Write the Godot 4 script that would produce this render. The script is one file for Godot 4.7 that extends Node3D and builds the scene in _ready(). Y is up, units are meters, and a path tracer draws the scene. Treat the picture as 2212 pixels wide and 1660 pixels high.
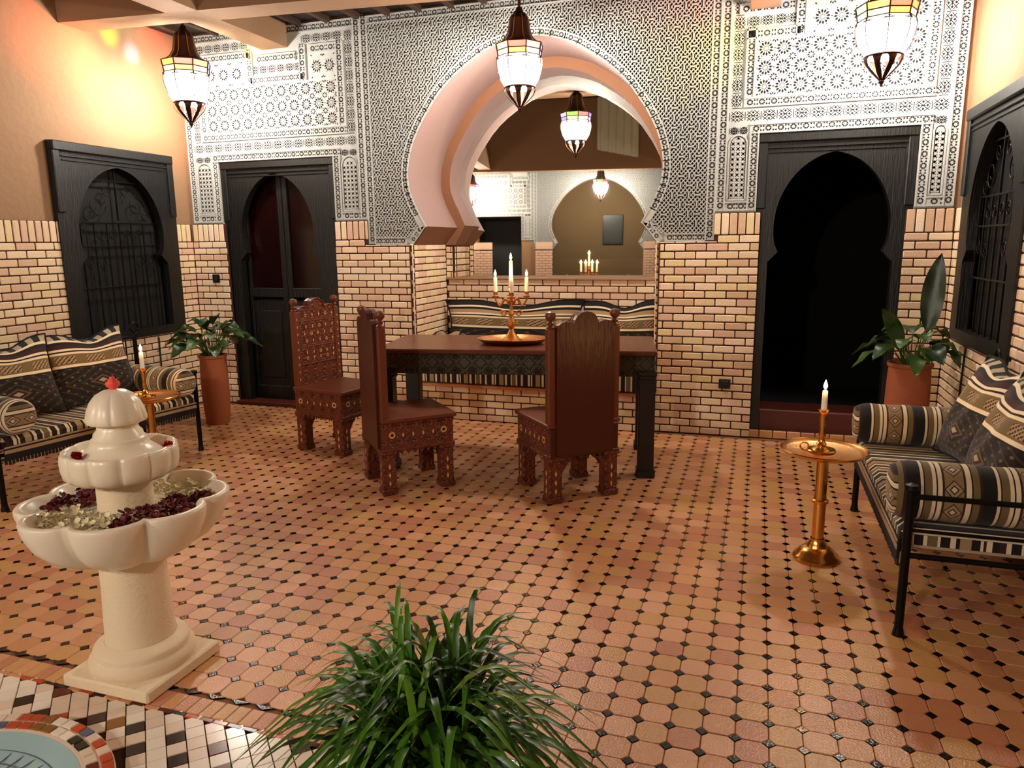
extends Node3D
# A riad courtyard at night: carved stucco wall with a horseshoe niche and mirror, lanterns, dining table, sofas, marble fountain.

var M := {}
var counts := {}
var rng := RandomNumberGenerator.new()
const ARCH_Y := 1.995
const WX0 := -3.134
const WX1 := 2.866


class Geo:
	var v := PackedVector3Array()
	var n := PackedVector3Array()
	var t := PackedVector2Array()
	var k := PackedColorArray()
	var ix := PackedInt32Array()
	var xf := Transform3D.IDENTITY
	var c := Color.WHITE
	var tinted := false

	func vert(p: Vector3, nn: Vector3, uv := Vector2.ZERO) -> int:
		v.append(xf * p)
		n.append((xf.basis * nn).normalized())
		t.append(uv)
		k.append(c)
		return v.size() - 1

	func auv(p: Vector3, nn: Vector3) -> Vector2:
		var a := nn.abs()
		if a.y >= a.x and a.y >= a.z:
			return Vector2(p.x, p.z)
		if a.x >= a.z:
			return Vector2(p.z, p.y)
		return Vector2(p.x, p.y)

	# corners counter-clockwise as seen from outside
	func quad(a: Vector3, b: Vector3, cc: Vector3, d: Vector3) -> void:
		var nn := (b - a).cross(cc - a)
		if nn.length_squared() < 1e-16:
			nn = (cc - a).cross(d - a)
		nn = nn.normalized()
		var i := vert(a, nn, auv(a, nn))
		vert(b, nn, auv(b, nn))
		vert(cc, nn, auv(cc, nn))
		vert(d, nn, auv(d, nn))
		ix.append_array(PackedInt32Array([i, i + 2, i + 1, i, i + 3, i + 2]))

	func tri(a: Vector3, b: Vector3, cc: Vector3) -> void:
		var nn := (b - a).cross(cc - a).normalized()
		var i := vert(a, nn, auv(a, nn))
		vert(b, nn, auv(b, nn))
		vert(cc, nn, auv(cc, nn))
		ix.append_array(PackedInt32Array([i, i + 2, i + 1]))

	func poly(pts: Array) -> void: # convex, counter-clockwise from outside
		for j in range(1, pts.size() - 1):
			tri(pts[0], pts[j], pts[j + 1])

	func box(o: Vector3, s: Vector3, b := 0.0) -> void: # centre, size, chamfer
		var h := s * 0.5
		if b <= 0.0:
			for ax in 3:
				for sg in [-1.0, 1.0]:
					_face(o, h, ax, sg, 0.0)
			return
		b = minf(b, minf(h.x, minf(h.y, h.z)) * 0.95)
		for ax in 3:
			for sg in [-1.0, 1.0]:
				_face(o, h, ax, sg, b)
		for ax in 3: # twelve edges
			var p := (ax + 1) % 3
			var q := (ax + 2) % 3
			for sp in [-1.0, 1.0]:
				for sq in [-1.0, 1.0]:
					var r := []
					for w in [[h[p], h[q] - b, -1.0], [h[p], h[q] - b, 1.0], [h[p] - b, h[q], 1.0], [h[p] - b, h[q], -1.0]]:
						var x := Vector3.ZERO
						x[p] = sp * w[0]
						x[q] = sq * w[1]
						x[ax] = w[2] * (h[ax] - b)
						r.append(o + x)
					var out := Vector3.ZERO
					out[p] = sp
					out[q] = sq
					if (r[1] - r[0]).cross(r[2] - r[0]).dot(out) < 0:
						r.reverse()
					quad(r[0], r[1], r[2], r[3])
		for sx in [-1.0, 1.0]:
			for sy in [-1.0, 1.0]:
				for sz in [-1.0, 1.0]:
					var sv := Vector3(sx, sy, sz)
					var a := o + sv * Vector3(h.x, h.y - b, h.z - b)
					var bb := o + sv * Vector3(h.x - b, h.y, h.z - b)
					var cc := o + sv * Vector3(h.x - b, h.y - b, h.z)
					if (bb - a).cross(cc - a).dot(sv) < 0:
						tri(a, cc, bb)
					else:
						tri(a, bb, cc)

	func _face(o: Vector3, h: Vector3, ax: int, sg: float, b: float) -> void:
		var p := (ax + 1) % 3
		var q := (ax + 2) % 3
		var r := []
		for w in [[-1, -1], [1, -1], [1, 1], [-1, 1]]:
			var x := Vector3.ZERO
			x[ax] = sg * h[ax]
			x[p] = w[0] * (h[p] - b)
			x[q] = w[1] * (h[q] - b)
			r.append(o + x)
		if sg < 0:
			r.reverse()
		quad(r[0], r[1], r[2], r[3])

	# rows of points; normal = d(row) x d(col), flip turns it
	func grid(rows: Array, closed: bool, flip := false, us := 1.0, vs := 1.0) -> void:
		var R := rows.size()
		var C: int = rows[0].size()
		var base := v.size()
		for r in R:
			for cc in C:
				var a: Vector3 = rows[r][(cc + 1) % C if closed else mini(cc + 1, C - 1)]
				var b: Vector3 = rows[r][(cc - 1 + C) % C if closed else maxi(cc - 1, 0)]
				var e: Vector3 = rows[mini(r + 1, R - 1)][cc]
				var f: Vector3 = rows[maxi(r - 1, 0)][cc]
				var nn := (e - f).cross(a - b)
				if nn.length_squared() < 1e-18:
					var e2: Vector3 = rows[clampi(r + 1, 0, R - 1)][(cc + C / 2) % C]
					nn = (e - f) if r > R / 2 else (f - e)
					if nn.length_squared() < 1e-18:
						nn = (rows[r][cc] - rows[R / 2][0])
					if flip:
						nn = -nn
				vert(rows[r][cc], -nn.normalized() if flip else nn.normalized(), Vector2(us * cc / float(C if closed else C - 1), vs * r / float(R - 1)))
			if closed:
				var p0: Vector3 = rows[r][0]
				v.append(v[base + r * (C + 1)])
				n.append(n[base + r * (C + 1)])
				t.append(Vector2(us, vs * r / float(R - 1)))
				k.append(c)
		var W := C + 1 if closed else C
		for r in R - 1:
			for cc in W - 1:
				var i := base + r * W + cc
				if flip:
					ix.append_array(PackedInt32Array([i, i + W, i + 1, i + 1, i + W, i + W + 1]))
				else:
					ix.append_array(PackedInt32Array([i, i + 1, i + W, i + 1, i + W + 1, i + W]))

	# profile of (radius, height); rows share normals unless the bend is sharp
	func lathe(pr: Array, seg := 24, sharp := 40.0) -> void:
		var sn := []
		for i in pr.size() - 1:
			var d: Vector2 = pr[i + 1] - pr[i]
			sn.append(Vector2(d.y, -d.x).normalized() if d.length() > 1e-7 else Vector2(1, 0))
		var len := 0.0
		for i in sn.size():
			var na: Vector2 = sn[i]
			var nb: Vector2 = sn[i]
			if i > 0 and rad_to_deg(absf(sn[i].angle_to(sn[i - 1]))) < sharp:
				na = (sn[i] + sn[i - 1]).normalized()
			if i < sn.size() - 1 and rad_to_deg(absf(sn[i].angle_to(sn[i + 1]))) < sharp:
				nb = (sn[i] + sn[i + 1]).normalized()
			var base := v.size()
			var l2: float = len + (pr[i + 1] - pr[i]).length()
			for s in seg + 1:
				var a := TAU * s / seg
				var ca := cos(a)
				var sa := sin(a)
				vert(Vector3(pr[i].x * ca, pr[i].y, pr[i].x * sa), Vector3(na.x * ca, na.y, na.x * sa), Vector2(s / float(seg), len))
				vert(Vector3(pr[i + 1].x * ca, pr[i + 1].y, pr[i + 1].x * sa), Vector3(nb.x * ca, nb.y, nb.x * sa), Vector2(s / float(seg), l2))
			len = l2
			for s in seg:
				var j := base + 2 * s
				ix.append_array(PackedInt32Array([j, j + 2, j + 1, j + 2, j + 3, j + 1]))

	func tube(pts: Array, r0: float, r1 := -1.0, seg := 8) -> void:
		if r1 < 0:
			r1 = r0
		var rows := []
		var up := Vector3.UP
		var prev := Vector3.ZERO
		for i in pts.size():
			var d: Vector3 = (pts[mini(i + 1, pts.size() - 1)] - pts[maxi(i - 1, 0)]).normalized()
			var x: Vector3
			if i == 0:
				x = d.cross(Vector3.UP if absf(d.y) < 0.9 else Vector3.RIGHT).normalized()
			else:
				x = (prev - d * prev.dot(d)).normalized()
			prev = x
			var y := d.cross(x)
			var rr := lerpf(r0, r1, i / float(maxi(pts.size() - 1, 1)))
			var row := []
			for s in seg:
				var a := TAU * s / seg
				row.append(pts[i] + (x * cos(a) + y * sin(a)) * rr)
			rows.append(row)
		grid(rows, true, true)
		for e in 2:
			var row: Array = rows[0] if e == 0 else rows[-1].duplicate()
			row = row.duplicate()
			if e == 0:
				row.reverse()
			poly(row)

	# flat outline (x, y), extruded from z0 (back) to z1 (front, +z)
	func prism(pts: PackedVector2Array, z0: float, z1: float, back := false, front := true, sides := true) -> void:
		var p := pts.duplicate()
		if Geometry2D.is_polygon_clockwise(p): # y-up: make it counter-clockwise
			pass
		else:
			pass
		var area := 0.0
		for i in p.size():
			area += p[i].cross(p[(i + 1) % p.size()])
		if area < 0:
			p.reverse()
		var f := Geometry2D.triangulate_polygon(p)
		for i in range(0, f.size(), 3):
			var a := p[f[i]]
			var b := p[f[i + 1]]
			var cc := p[f[i + 2]]
			if (b - a).cross(cc - a) < 0:
				var q := b
				b = cc
				cc = q
			if front:
				tri(Vector3(a.x, a.y, z1), Vector3(b.x, b.y, z1), Vector3(cc.x, cc.y, z1))
			if back:
				tri(Vector3(a.x, a.y, z0), Vector3(cc.x, cc.y, z0), Vector3(b.x, b.y, z0))
		if sides:
			for i in p.size():
				var a := p[i]
				var b := p[(i + 1) % p.size()]
				quad(Vector3(a.x, a.y, z0), Vector3(b.x, b.y, z0), Vector3(b.x, b.y, z1), Vector3(a.x, a.y, z1))

	func flat(pts: Array, z: float) -> void: # convex outline of Vector2, any turn, facing +z
		var area := 0.0
		for i in pts.size():
			area += pts[i].cross(pts[(i + 1) % pts.size()])
		var q := []
		for p in pts:
			q.append(Vector3(p.x, p.y, z))
		if area < 0:
			q.reverse()
		poly(q)

	func strip(a: Vector2, b: Vector2, w: float, z0: float, z1: float) -> void: # a raised bar on a wall that faces +z
		var d := (b - a).normalized()
		var m := Vector2(-d.y, d.x) * w * 0.5
		var p := [a - m, b - m, b + m, a + m]
		quad(Vector3(p[0].x, p[0].y, z1), Vector3(p[1].x, p[1].y, z1), Vector3(p[2].x, p[2].y, z1), Vector3(p[3].x, p[3].y, z1))
		for i in 4:
			var e: Vector2 = p[i]
			var f: Vector2 = p[(i + 1) % 4]
			quad(Vector3(e.x, e.y, z0), Vector3(f.x, f.y, z0), Vector3(f.x, f.y, z1), Vector3(e.x, e.y, z1))

	func mesh() -> ArrayMesh:
		for i in range(0, ix.size(), 3): # every triangle faces the way its normals point
			var p := ix[i]
			var q := ix[i + 1]
			var r := ix[i + 2]
			if (v[r] - v[p]).cross(v[q] - v[p]).dot(n[p] + n[q] + n[r]) < 0:
				ix[i + 1] = r
				ix[i + 2] = q
		var a := []
		a.resize(Mesh.ARRAY_MAX)
		a[Mesh.ARRAY_VERTEX] = v
		a[Mesh.ARRAY_NORMAL] = n
		a[Mesh.ARRAY_TEX_UV] = t
		if tinted:
			a[Mesh.ARRAY_COLOR] = k
		a[Mesh.ARRAY_INDEX] = ix
		var m := ArrayMesh.new()
		m.add_surface_from_arrays(Mesh.PRIMITIVE_TRIANGLES, a)
		return m


func numbered(parent: Node, called: String) -> String:
	var key := str(parent.get_instance_id()) + called
	var c: int = counts.get(key, 0)
	counts[key] = c + 1
	return called if c == 0 else "%s_%03d" % [called, c]


func thing(called: String, label := "", category := "", at := Vector3.ZERO, turn := 0.0, group := "") -> Node3D:
	var o := Node3D.new()
	o.name = numbered(self, called)
	add_child(o)
	o.position = at
	o.rotation.y = turn
	return tag(o, label, category, group)


func tag(o: Node3D, label: String, category: String, group := "") -> Node3D:
	if label != "":
		o.set_meta("label", label)
	if category != "":
		o.set_meta("category", category)
	if group != "":
		o.set_meta("group", group)
	return o


func structure(called: String, label: String, category: String) -> Node3D:
	var o := thing(called, label, category)
	o.set_meta("kind", "structure")
	return o


func put(g, m: Material, called: String, parent: Node, at := Vector3.ZERO) -> MeshInstance3D:
	var o := MeshInstance3D.new()
	o.mesh = g.mesh() if g is Geo else g
	o.material_override = m
	o.name = numbered(parent, called)
	o.position = at
	o.cast_shadow = GeometryInstance3D.SHADOW_CASTING_SETTING_ON
	parent.add_child(o)
	return o


func stuff(o: Node3D) -> Node3D:
	o.set_meta("kind", "stuff")
	return o


func twin(o: Node3D, label: String, at: Vector3, turn: float) -> Node3D: # a copy of a thing with its parts
	var r: Node3D = o.duplicate()
	var base: String = o.name
	if base.length() > 4 and base[base.length() - 4] == "_":
		base = base.substr(0, base.length() - 4)
	r.name = numbered(self, base)
	add_child(r)
	r.position = at
	r.rotation.y = turn
	r.set_meta("label", label)
	return r


func mat(called: String, col: Color, rough := 0.8, metal := 0.0, spec := 0.5) -> StandardMaterial3D:
	var m := StandardMaterial3D.new()
	m.resource_name = called
	m.albedo_color = col
	m.roughness = rough
	m.metallic = metal
	m.metallic_specular = spec
	M[called] = m
	return m


func noise_tex(size: int, freq: float, seed_: int, kind := FastNoiseLite.TYPE_SIMPLEX_SMOOTH, ramp = null) -> NoiseTexture2D:
	var f := FastNoiseLite.new()
	f.seed = seed_
	f.frequency = freq
	f.noise_type = kind
	f.fractal_octaves = 4
	var x := NoiseTexture2D.new()
	x.width = size
	x.height = size
	x.seamless = true
	x.noise = f
	if ramp != null:
		var g := Gradient.new()
		g.offsets = PackedFloat32Array(ramp[0])
		g.colors = PackedColorArray(ramp[1])
		x.color_ramp = g
	return x


func bumpy(m: StandardMaterial3D, tex: Texture2D, depth_cm: float, per_metre: float, world := false) -> void:
	m.heightmap_enabled = true
	m.heightmap_texture = tex
	m.heightmap_scale = depth_cm
	m.uv1_triplanar = true
	m.uv1_world_triplanar = world
	m.uv1_scale = Vector3.ONE * per_metre


func glow(called: String, col: Color, e: float) -> StandardMaterial3D:
	var m := mat(called, Color(0.9, 0.9, 0.9), 0.3)
	m.emission_enabled = true
	m.emission = col
	m.emission_energy_multiplier = e
	return m


func pick(a: Array):
	return a[rng.randi() % a.size()]


func _ready() -> void:
	rng.seed = 7
	var cam := Camera3D.new()
	cam.name = "camera"
	cam.transform = Transform3D(Basis(Vector3(0.9495482, -0.01075164, -0.31343677), Vector3(-0.04909714, 0.9819935, -0.18242321), Vector3(0.30975422, 0.18860848, 0.93192229)), Vector3(1.68061785, 1.41665153, 5.47614686))
	cam.fov = 55.197
	cam.near = 0.05
	cam.far = 60.0
	add_child(cam)
	cam.current = true
	var we := WorldEnvironment.new()
	we.name = "environment"
	var e := Environment.new()
	e.background_mode = Environment.BG_COLOR
	e.background_color = Color(0.004, 0.005, 0.009)
	e.tonemap_mode = Environment.TONE_MAPPER_LINEAR
	e.tonemap_exposure = 1.5
	e.sdfgi_enabled = true
	e.ssao_enabled = true
	e.ssil_enabled = true
	we.environment = e
	add_child(we)
	# the lanterns light the courtyard; energies of their bulbs (near wall, corners, far gallery)
	var bulb := {"middle": 2.2, "corner": 1.9, "far": 4.6}
	make_materials()
	build_floor()
	build_back_wall()
	build_side_walls()
	build_niche()
	build_ceiling()
	build_front_wall()
	build_doors_and_windows()
	build_pool()
	build_lanterns(bulb)
	build_table_and_chairs()
	build_candelabra()
	build_bench_cushions()
	build_sofas()
	build_brass_tables()
	build_fountain()
	build_plants()
	build_small_fittings()


func make_materials() -> void:
	var n_fine := noise_tex(256, 0.06, 3)
	var n_soft := noise_tex(256, 0.02, 9)
	var n_wood := noise_tex(256, 0.03, 5, FastNoiseLite.TYPE_PERLIN)
	for i in 6:
		var bc: Color = [Color(0.90, 0.79, 0.65), Color(0.93, 0.84, 0.70), Color(0.87, 0.73, 0.62), Color(0.91, 0.82, 0.63), Color(0.95, 0.85, 0.74), Color(0.84, 0.71, 0.58)][i]
		bumpy(mat("brick%d" % i, bc, 0.75), n_fine, 0.25, 9.0, true)
	mat("mortar", Color(0.24, 0.12, 0.07), 0.95)
	bumpy(mat("plaster", Color(0.58, 0.45, 0.33), 0.85), n_soft, 0.25, 2.5, true)
	bumpy(mat("plaster_rose", Color(0.58, 0.475, 0.455), 0.7), n_soft, 0.15, 2.5, true)
	bumpy(mat("plaster_ochre", Color(0.50, 0.33, 0.22), 0.75), n_soft, 0.15, 2.5, true)
	bumpy(mat("stucco", Color(0.70, 0.71, 0.70), 0.7), n_fine, 0.1, 6.0, true)
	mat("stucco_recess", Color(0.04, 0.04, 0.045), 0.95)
	var dw := mat("door_black", Color(0.05, 0.05, 0.044), 0.42)
	bumpy(dw, n_wood, 0.15, 3.0)
	dw.uv1_scale = Vector3(14, 1.2, 14)
	mat("door_dark", Color(0.035, 0.036, 0.034), 0.5)
	mat("red_glass", Color(0.10, 0.022, 0.018), 0.12)
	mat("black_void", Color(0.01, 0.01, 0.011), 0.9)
	mat("iron", Color(0.025, 0.025, 0.028), 0.4, 0.6)
	var cw := mat("ceiling_wood", Color(0.085, 0.035, 0.02), 0.6)
	bumpy(cw, n_wood, 0.2, 2.0)
	mat("joist_wood", Color(0.22, 0.13, 0.08), 0.6)
	for i in 5:
		var tc: Color = [Color(0.78, 0.55, 0.37), Color(0.82, 0.59, 0.41), Color(0.75, 0.50, 0.36), Color(0.79, 0.59, 0.36), Color(0.84, 0.62, 0.46)][i]
		bumpy(mat("terracotta%d" % i, tc, 0.34), n_fine, 0.10, 7.0, true)
	var tm := mat("terracotta_mix", Color.WHITE, 0.36)
	bumpy(tm, n_fine, 0.10, 7.0, true)
	tm.vertex_color_use_as_albedo = true
	bumpy(mat("tile_black", Color(0.045, 0.035, 0.03), 0.12), n_fine, 0.05, 6.0, true)
	mat("grout", Color(0.52, 0.34, 0.22), 0.9)
	mat("mosaic_white", Color(0.90, 0.86, 0.80), 0.18)
	mat("mosaic_cream", Color(0.86, 0.78, 0.70), 0.2)
	mat("mosaic_brown", Color(0.13, 0.06, 0.035), 0.16)
	mat("mosaic_green", Color(0.07, 0.13, 0.07), 0.16)
	mat("mosaic_ochre", Color(0.52, 0.34, 0.10), 0.18)
	mat("mosaic_orange", Color(0.70, 0.27, 0.12), 0.18)
	mat("mosaic_red", Color(0.36, 0.09, 0.06), 0.18)
	mat("mosaic_blue", Color(0.30, 0.36, 0.46), 0.18)
	mat("pool_blue", Color(0.62, 0.74, 0.76), 0.15)
	mat("bronze", Color(0.24, 0.13, 0.09), 0.42, 0.75)
	mat("brass", Color(0.90, 0.68, 0.36), 0.22, 1.0)
	bumpy(mat("brass_engraved", Color(0.88, 0.65, 0.42), 0.28, 1.0), noise_tex(256, 0.09, 21, FastNoiseLite.TYPE_CELLULAR), 0.12, 8.0)
	bumpy(mat("brass_old", Color(0.72, 0.49, 0.26), 0.34, 1.0), noise_tex(256, 0.09, 22, FastNoiseLite.TYPE_CELLULAR), 0.15, 14.0)
	mat("wax", Color(0.95, 0.93, 0.86), 0.5)
	M.wax.subsurf_scatter_enabled = true
	M.wax.subsurf_scatter_strength = 0.3
	mat("wick", Color(0.03, 0.025, 0.02), 0.9)
	glow("flame", Color(1.0, 0.86, 0.62), 18.0)
	glow("lantern_glow", Color(1.0, 0.985, 0.96), 5.0)
	for i in 8:
		var pc: Color = [Color(0.95, 0.10, 0.33), Color(0.55, 1.0, 0.50), Color(1.0, 0.50, 0.04), Color(0.55, 0.95, 0.12), Color(1.0, 0.78, 0.10), Color(0.33, 0.45, 1.0), Color(0.80, 0.66, 1.0), Color(1.0, 0.42, 0.30)][i]
		glow("pane%d" % i, pc, 0.95)
	for i in 3:
		glow("pale_pane%d" % i, [Color(1.0, 0.95, 0.72), Color(0.82, 0.90, 1.0), Color(0.80, 1.0, 0.62)][i], 1.15)
	var cv := carved_image()
	var wd := mat("chair_wood", Color(0.40, 0.175, 0.09), 0.42)
	bumpy(wd, cv, 0.9, 5.5)
	var wp := mat("chair_plain", Color(0.27, 0.10, 0.06), 0.33)
	bumpy(wp, n_wood, 0.12, 3.0)
	wp.uv1_scale = Vector3(9, 1.2, 9)
	mat("chair_edge", Color(0.40, 0.19, 0.10), 0.4)
	mat("inlay", Color(0.82, 0.62, 0.42), 0.3)
	var tb := mat("table_top", Color(0.36, 0.19, 0.14), 0.24)
	bumpy(tb, n_wood, 0.06, 2.0)
	bumpy(mat("table_apron", Color(0.20, 0.18, 0.10), 0.45), cv, 0.9, 5.0)
	mat("table_leg", Color(0.05, 0.025, 0.017), 0.4)
	var mb := mat("marble", Color(0.93, 0.89, 0.80), 0.3)
	bumpy(mb, n_soft, 0.05, 4.0)
	mb.subsurf_scatter_enabled = true
	mb.subsurf_scatter_strength = 0.25
	bumpy(mat("stone", Color(0.92, 0.85, 0.72), 0.65), n_fine, 0.15, 6.0)
	mat("petal_red", Color(0.36, 0.015, 0.03), 0.6)
	mat("petal_scarlet", Color(0.72, 0.05, 0.06), 0.55)
	mat("petal_white", Color(0.90, 0.86, 0.70), 0.6)
	mat("rose_pink", Color(0.95, 0.36, 0.27), 0.6)
	mat("leaf_centre", Color(0.62, 0.58, 0.2), 0.6)
	var potm := mat("terracotta_pot", Color(0.60, 0.32, 0.18), 0.75)
	bumpy(potm, n_soft, 0.2, 4.0)
	mat("soil", Color(0.05, 0.035, 0.025), 0.95)
	for i in 5:
		var lc: Color = [Color(0.18, 0.34, 0.06), Color(0.25, 0.44, 0.08), Color(0.12, 0.25, 0.05), Color(0.34, 0.50, 0.12), Color(0.46, 0.52, 0.17)][i]
		var lm := mat("leaf%d" % i, lc, 0.4)
		lm.backlight_enabled = true
		lm.backlight = lc * 0.5
	for i in 3:
		var lc: Color = [Color(0.14, 0.25, 0.08), Color(0.22, 0.34, 0.10), Color(0.11, 0.19, 0.09)][i]
		mat("broad_leaf%d" % i, lc, 0.35)
	mat("plastic_black", Color(0.03, 0.03, 0.035), 0.35)
	mat("mirror", Color(0.86, 0.85, 0.82), 0.015, 1.0)
	mat("dark_olive", Color(0.40, 0.32, 0.20), 0.8)
	mat("curtain_cloth", Color(0.86, 0.86, 0.76), 0.85)
	mat("picture", Color(0.12, 0.14, 0.12), 0.3)
	mat("sill_red", Color(0.34, 0.12, 0.08), 0.5)
	# woven cloth
	var bo := mat("cloth_bolster", Color.WHITE, 0.95)
	bo.albedo_texture = stripe_image(0)
	var se := mat("cloth_seat", Color.WHITE, 0.95)
	se.albedo_texture = stripe_image(1)
	se.uv1_scale = Vector3(1.0 / 0.30, 1.0 / 0.30, 1)
	var cu := mat("cloth_cushion", Color.WHITE, 0.95)
	cu.albedo_texture = cushion_image(0)
	var cb := mat("cloth_bench", Color.WHITE, 0.95)
	cb.albedo_texture = cushion_image(1)
	for k in [bo, se, cu, cb]:
		k.rim_enabled = true
		k.rim = 0.15
	mat("cloth_dark", Color(0.045, 0.03, 0.03), 0.95)
	mat("cloth_fringe", Color(0.10, 0.065, 0.05), 0.95)
	mat("cloth_beige", Color(0.60, 0.50, 0.38), 0.95)


func tex_of(im: Image) -> ImageTexture:
	return ImageTexture.create_from_image(im)


func carved_image() -> ImageTexture: # relief of rosettes and scrolls, a height picture
	var s := 256
	var im := Image.create(s, s, false, Image.FORMAT_L8)
	for y in s:
		for x in s:
			var u := fposmod(x / 128.0, 1.0) - 0.5
			var w := fposmod(y / 128.0, 1.0) - 0.5
			var r := sqrt(u * u + w * w)
			var a := atan2(w, u)
			var h := 0.5 + 0.5 * cos(a * 8.0) * smoothstep(0.5, 0.1, r)
			h *= smoothstep(0.03, 0.08, absf(r - 0.36)) * 0.7 + 0.3
			var d := absf(absf(u) + absf(w) - 0.62)
			h = lerpf(1.0, h, smoothstep(0.01, 0.05, d))
			im.set_pixel(x, y, Color(h, h, h))
	return tex_of(im)


const CREAM := Color(0.90, 0.83, 0.70)
const DARK := Color(0.045, 0.03, 0.03)
const OLIVE := Color(0.44, 0.37, 0.23)
const MAROON := Color(0.20, 0.075, 0.06)
const TAN := Color(0.64, 0.54, 0.39)


func stripe_image(kind: int) -> ImageTexture:
	var w := 512
	var h := 128
	var im := Image.create(w, h, false, Image.FORMAT_RGB8)
	var bands: Array # start, colour
	if kind == 0: # bolster: one repeat of the stripes along the roll
		bands = [[0.0, DARK], [0.13, CREAM], [0.17, MAROON], [0.19, OLIVE], [0.29, CREAM], [0.34, DARK], [0.36, CREAM], [0.42, MAROON], [0.45, TAN], [0.70, MAROON], [0.73, CREAM], [0.80, DARK], [0.82, OLIVE], [0.91, MAROON], [0.94, DARK]]
	else: # mattress: narrow stripes
		bands = [[0.0, DARK], [0.07, CREAM], [0.13, MAROON], [0.16, CREAM], [0.19, DARK], [0.28, TAN], [0.40, DARK], [0.44, CREAM], [0.50, DARK], [0.60, CREAM], [0.63, OLIVE], [0.74, CREAM], [0.78, DARK], [0.88, CREAM], [0.93, MAROON]]
	for x in w:
		var q := x / float(w)
		var col: Color = bands[0][1]
		var motif := false
		for b in bands:
			if q >= b[0]:
				col = b[1]
				motif = kind == 0 and b[0] == 0.45
		for y in h:
			var cc := col
			if motif: # lozenges woven into the broad band
				var a := (q - 0.575) / 0.125
				var yy := fposmod(y / 64.0, 1.0) * 2.0 - 1.0
				var d := absf(a) * 0.8 + absf(yy)
				if d < 0.28:
					cc = CREAM.darkened(0.1)
				elif d < 0.42:
					cc = MAROON
				elif d < 0.75:
					cc = TAN
				elif d < 0.85:
					cc = DARK
				else:
					cc = OLIVE if (int(y / 5.0) + int(x / 6.0)) % 2 == 0 else TAN
			var g := 0.92 + 0.08 * sin(y * 1.7 + x * 0.9) * sin(x * 2.3)
			im.set_pixel(x, y, Color(cc.r * g, cc.g * g, cc.b * g))
	return tex_of(im)


func cushion_image(kind: int) -> ImageTexture:
	var w := 256
	var h := 256
	var im := Image.create(w, h, false, Image.FORMAT_RGB8)
	for y in h:
		var q := y / float(h) # 0 is the top edge of the cushion
		for x in w:
			var p := x / float(w)
			var cc := Color(0.10, 0.055, 0.035)
			var top := 0.5 if kind == 0 else 0.52
			if q < top: # stripes over the upper half
				var s := q / top
				if s < 0.16:
					cc = DARK if kind == 1 or int(p * 14.0) % 2 == 0 else CREAM.darkened(0.25)
				elif s < 0.22:
					cc = CREAM
				elif s < 0.30:
					cc = DARK
				elif s < 0.42:
					cc = MAROON if kind == 0 else TAN
				elif s < 0.48:
					cc = CREAM
				elif s < 0.52:
					cc = DARK
				elif s < 0.58:
					cc = CREAM
				elif s < 0.88:
					cc = OLIVE
					var a := fposmod(p * (3.0 if kind == 0 else 5.0), 1.0)
					if a > 0.18 and a < 0.82 and s > 0.63 and s < 0.83:
						cc = TAN
						if (int(p * 60.0) + int(s * 30.0)) % 3 == 0:
							cc = MAROON
				elif s < 0.96:
					cc = CREAM
				else:
					cc = DARK
			else: # carpet below, a medallion and scattered motifs
				var a2 := (p - 0.5) * 2.0
				var b2 := ((q - top) / (1.0 - top) - 0.45) * 2.0
				var d := absf(a2) + absf(b2) * 0.9
				if d < 0.12:
					cc = CREAM.darkened(0.3)
				elif d < 0.22:
					cc = MAROON
				elif d < 0.3:
					cc = TAN.darkened(0.45)
				elif absf(fposmod(d * 3.0, 1.0) - 0.5) < 0.1:
					cc = OLIVE.darkened(0.5)
				elif sin(p * 47.0) * sin(q * 53.0) > 0.72:
					cc = TAN.darkened(0.4)
				if kind == 1 and absf(fposmod(p * 4.0, 1.0) - 0.5) * 0.3 + 0.66 > q - 0.02 and absf(fposmod(p * 4.0, 1.0) - 0.5) * 0.3 + 0.62 < q:
					cc = CREAM.darkened(0.35)
			im.set_pixel(x, y, cc)
	return tex_of(im)


# ---------------------------------------------------------------- floor

func octagon_geo(g: Geo, at: Vector3, hx: float, hz: float, cut: float, top: float) -> void:
	var o := []
	var i2 := []
	for w in [[1, 0], [0, 1], [-1, 0], [0, -1]]:
		var s := Vector2(w[0], w[1])
		var e := Vector2(-s.y, s.x)
		for q in [-1.0, 1.0]:
			var p: Vector2 = s * 1.0 + e * q
			var flat_ := Vector3(s.x * hx + e.x * q * (hx - cut), 0, s.y * hz + e.y * q * (hz - cut))
			o.append(flat_)
	for p in o:
		i2.append(p * 0.955)
	var up := []
	for p in i2:
		up.append(at + Vector3(p.x, top, p.z))
	up.reverse()
	g.poly(up)
	for i in 8:
		var a: Vector3 = o[i]
		var b: Vector3 = o[(i + 1) % 8]
		var cc: Vector3 = i2[(i + 1) % 8]
		var d: Vector3 = i2[i]
		g.quad(at + b + Vector3(0, top - 0.0022, 0), at + a + Vector3(0, top - 0.0022, 0), at + d + Vector3(0, top, 0), at + cc + Vector3(0, top, 0))


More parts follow.
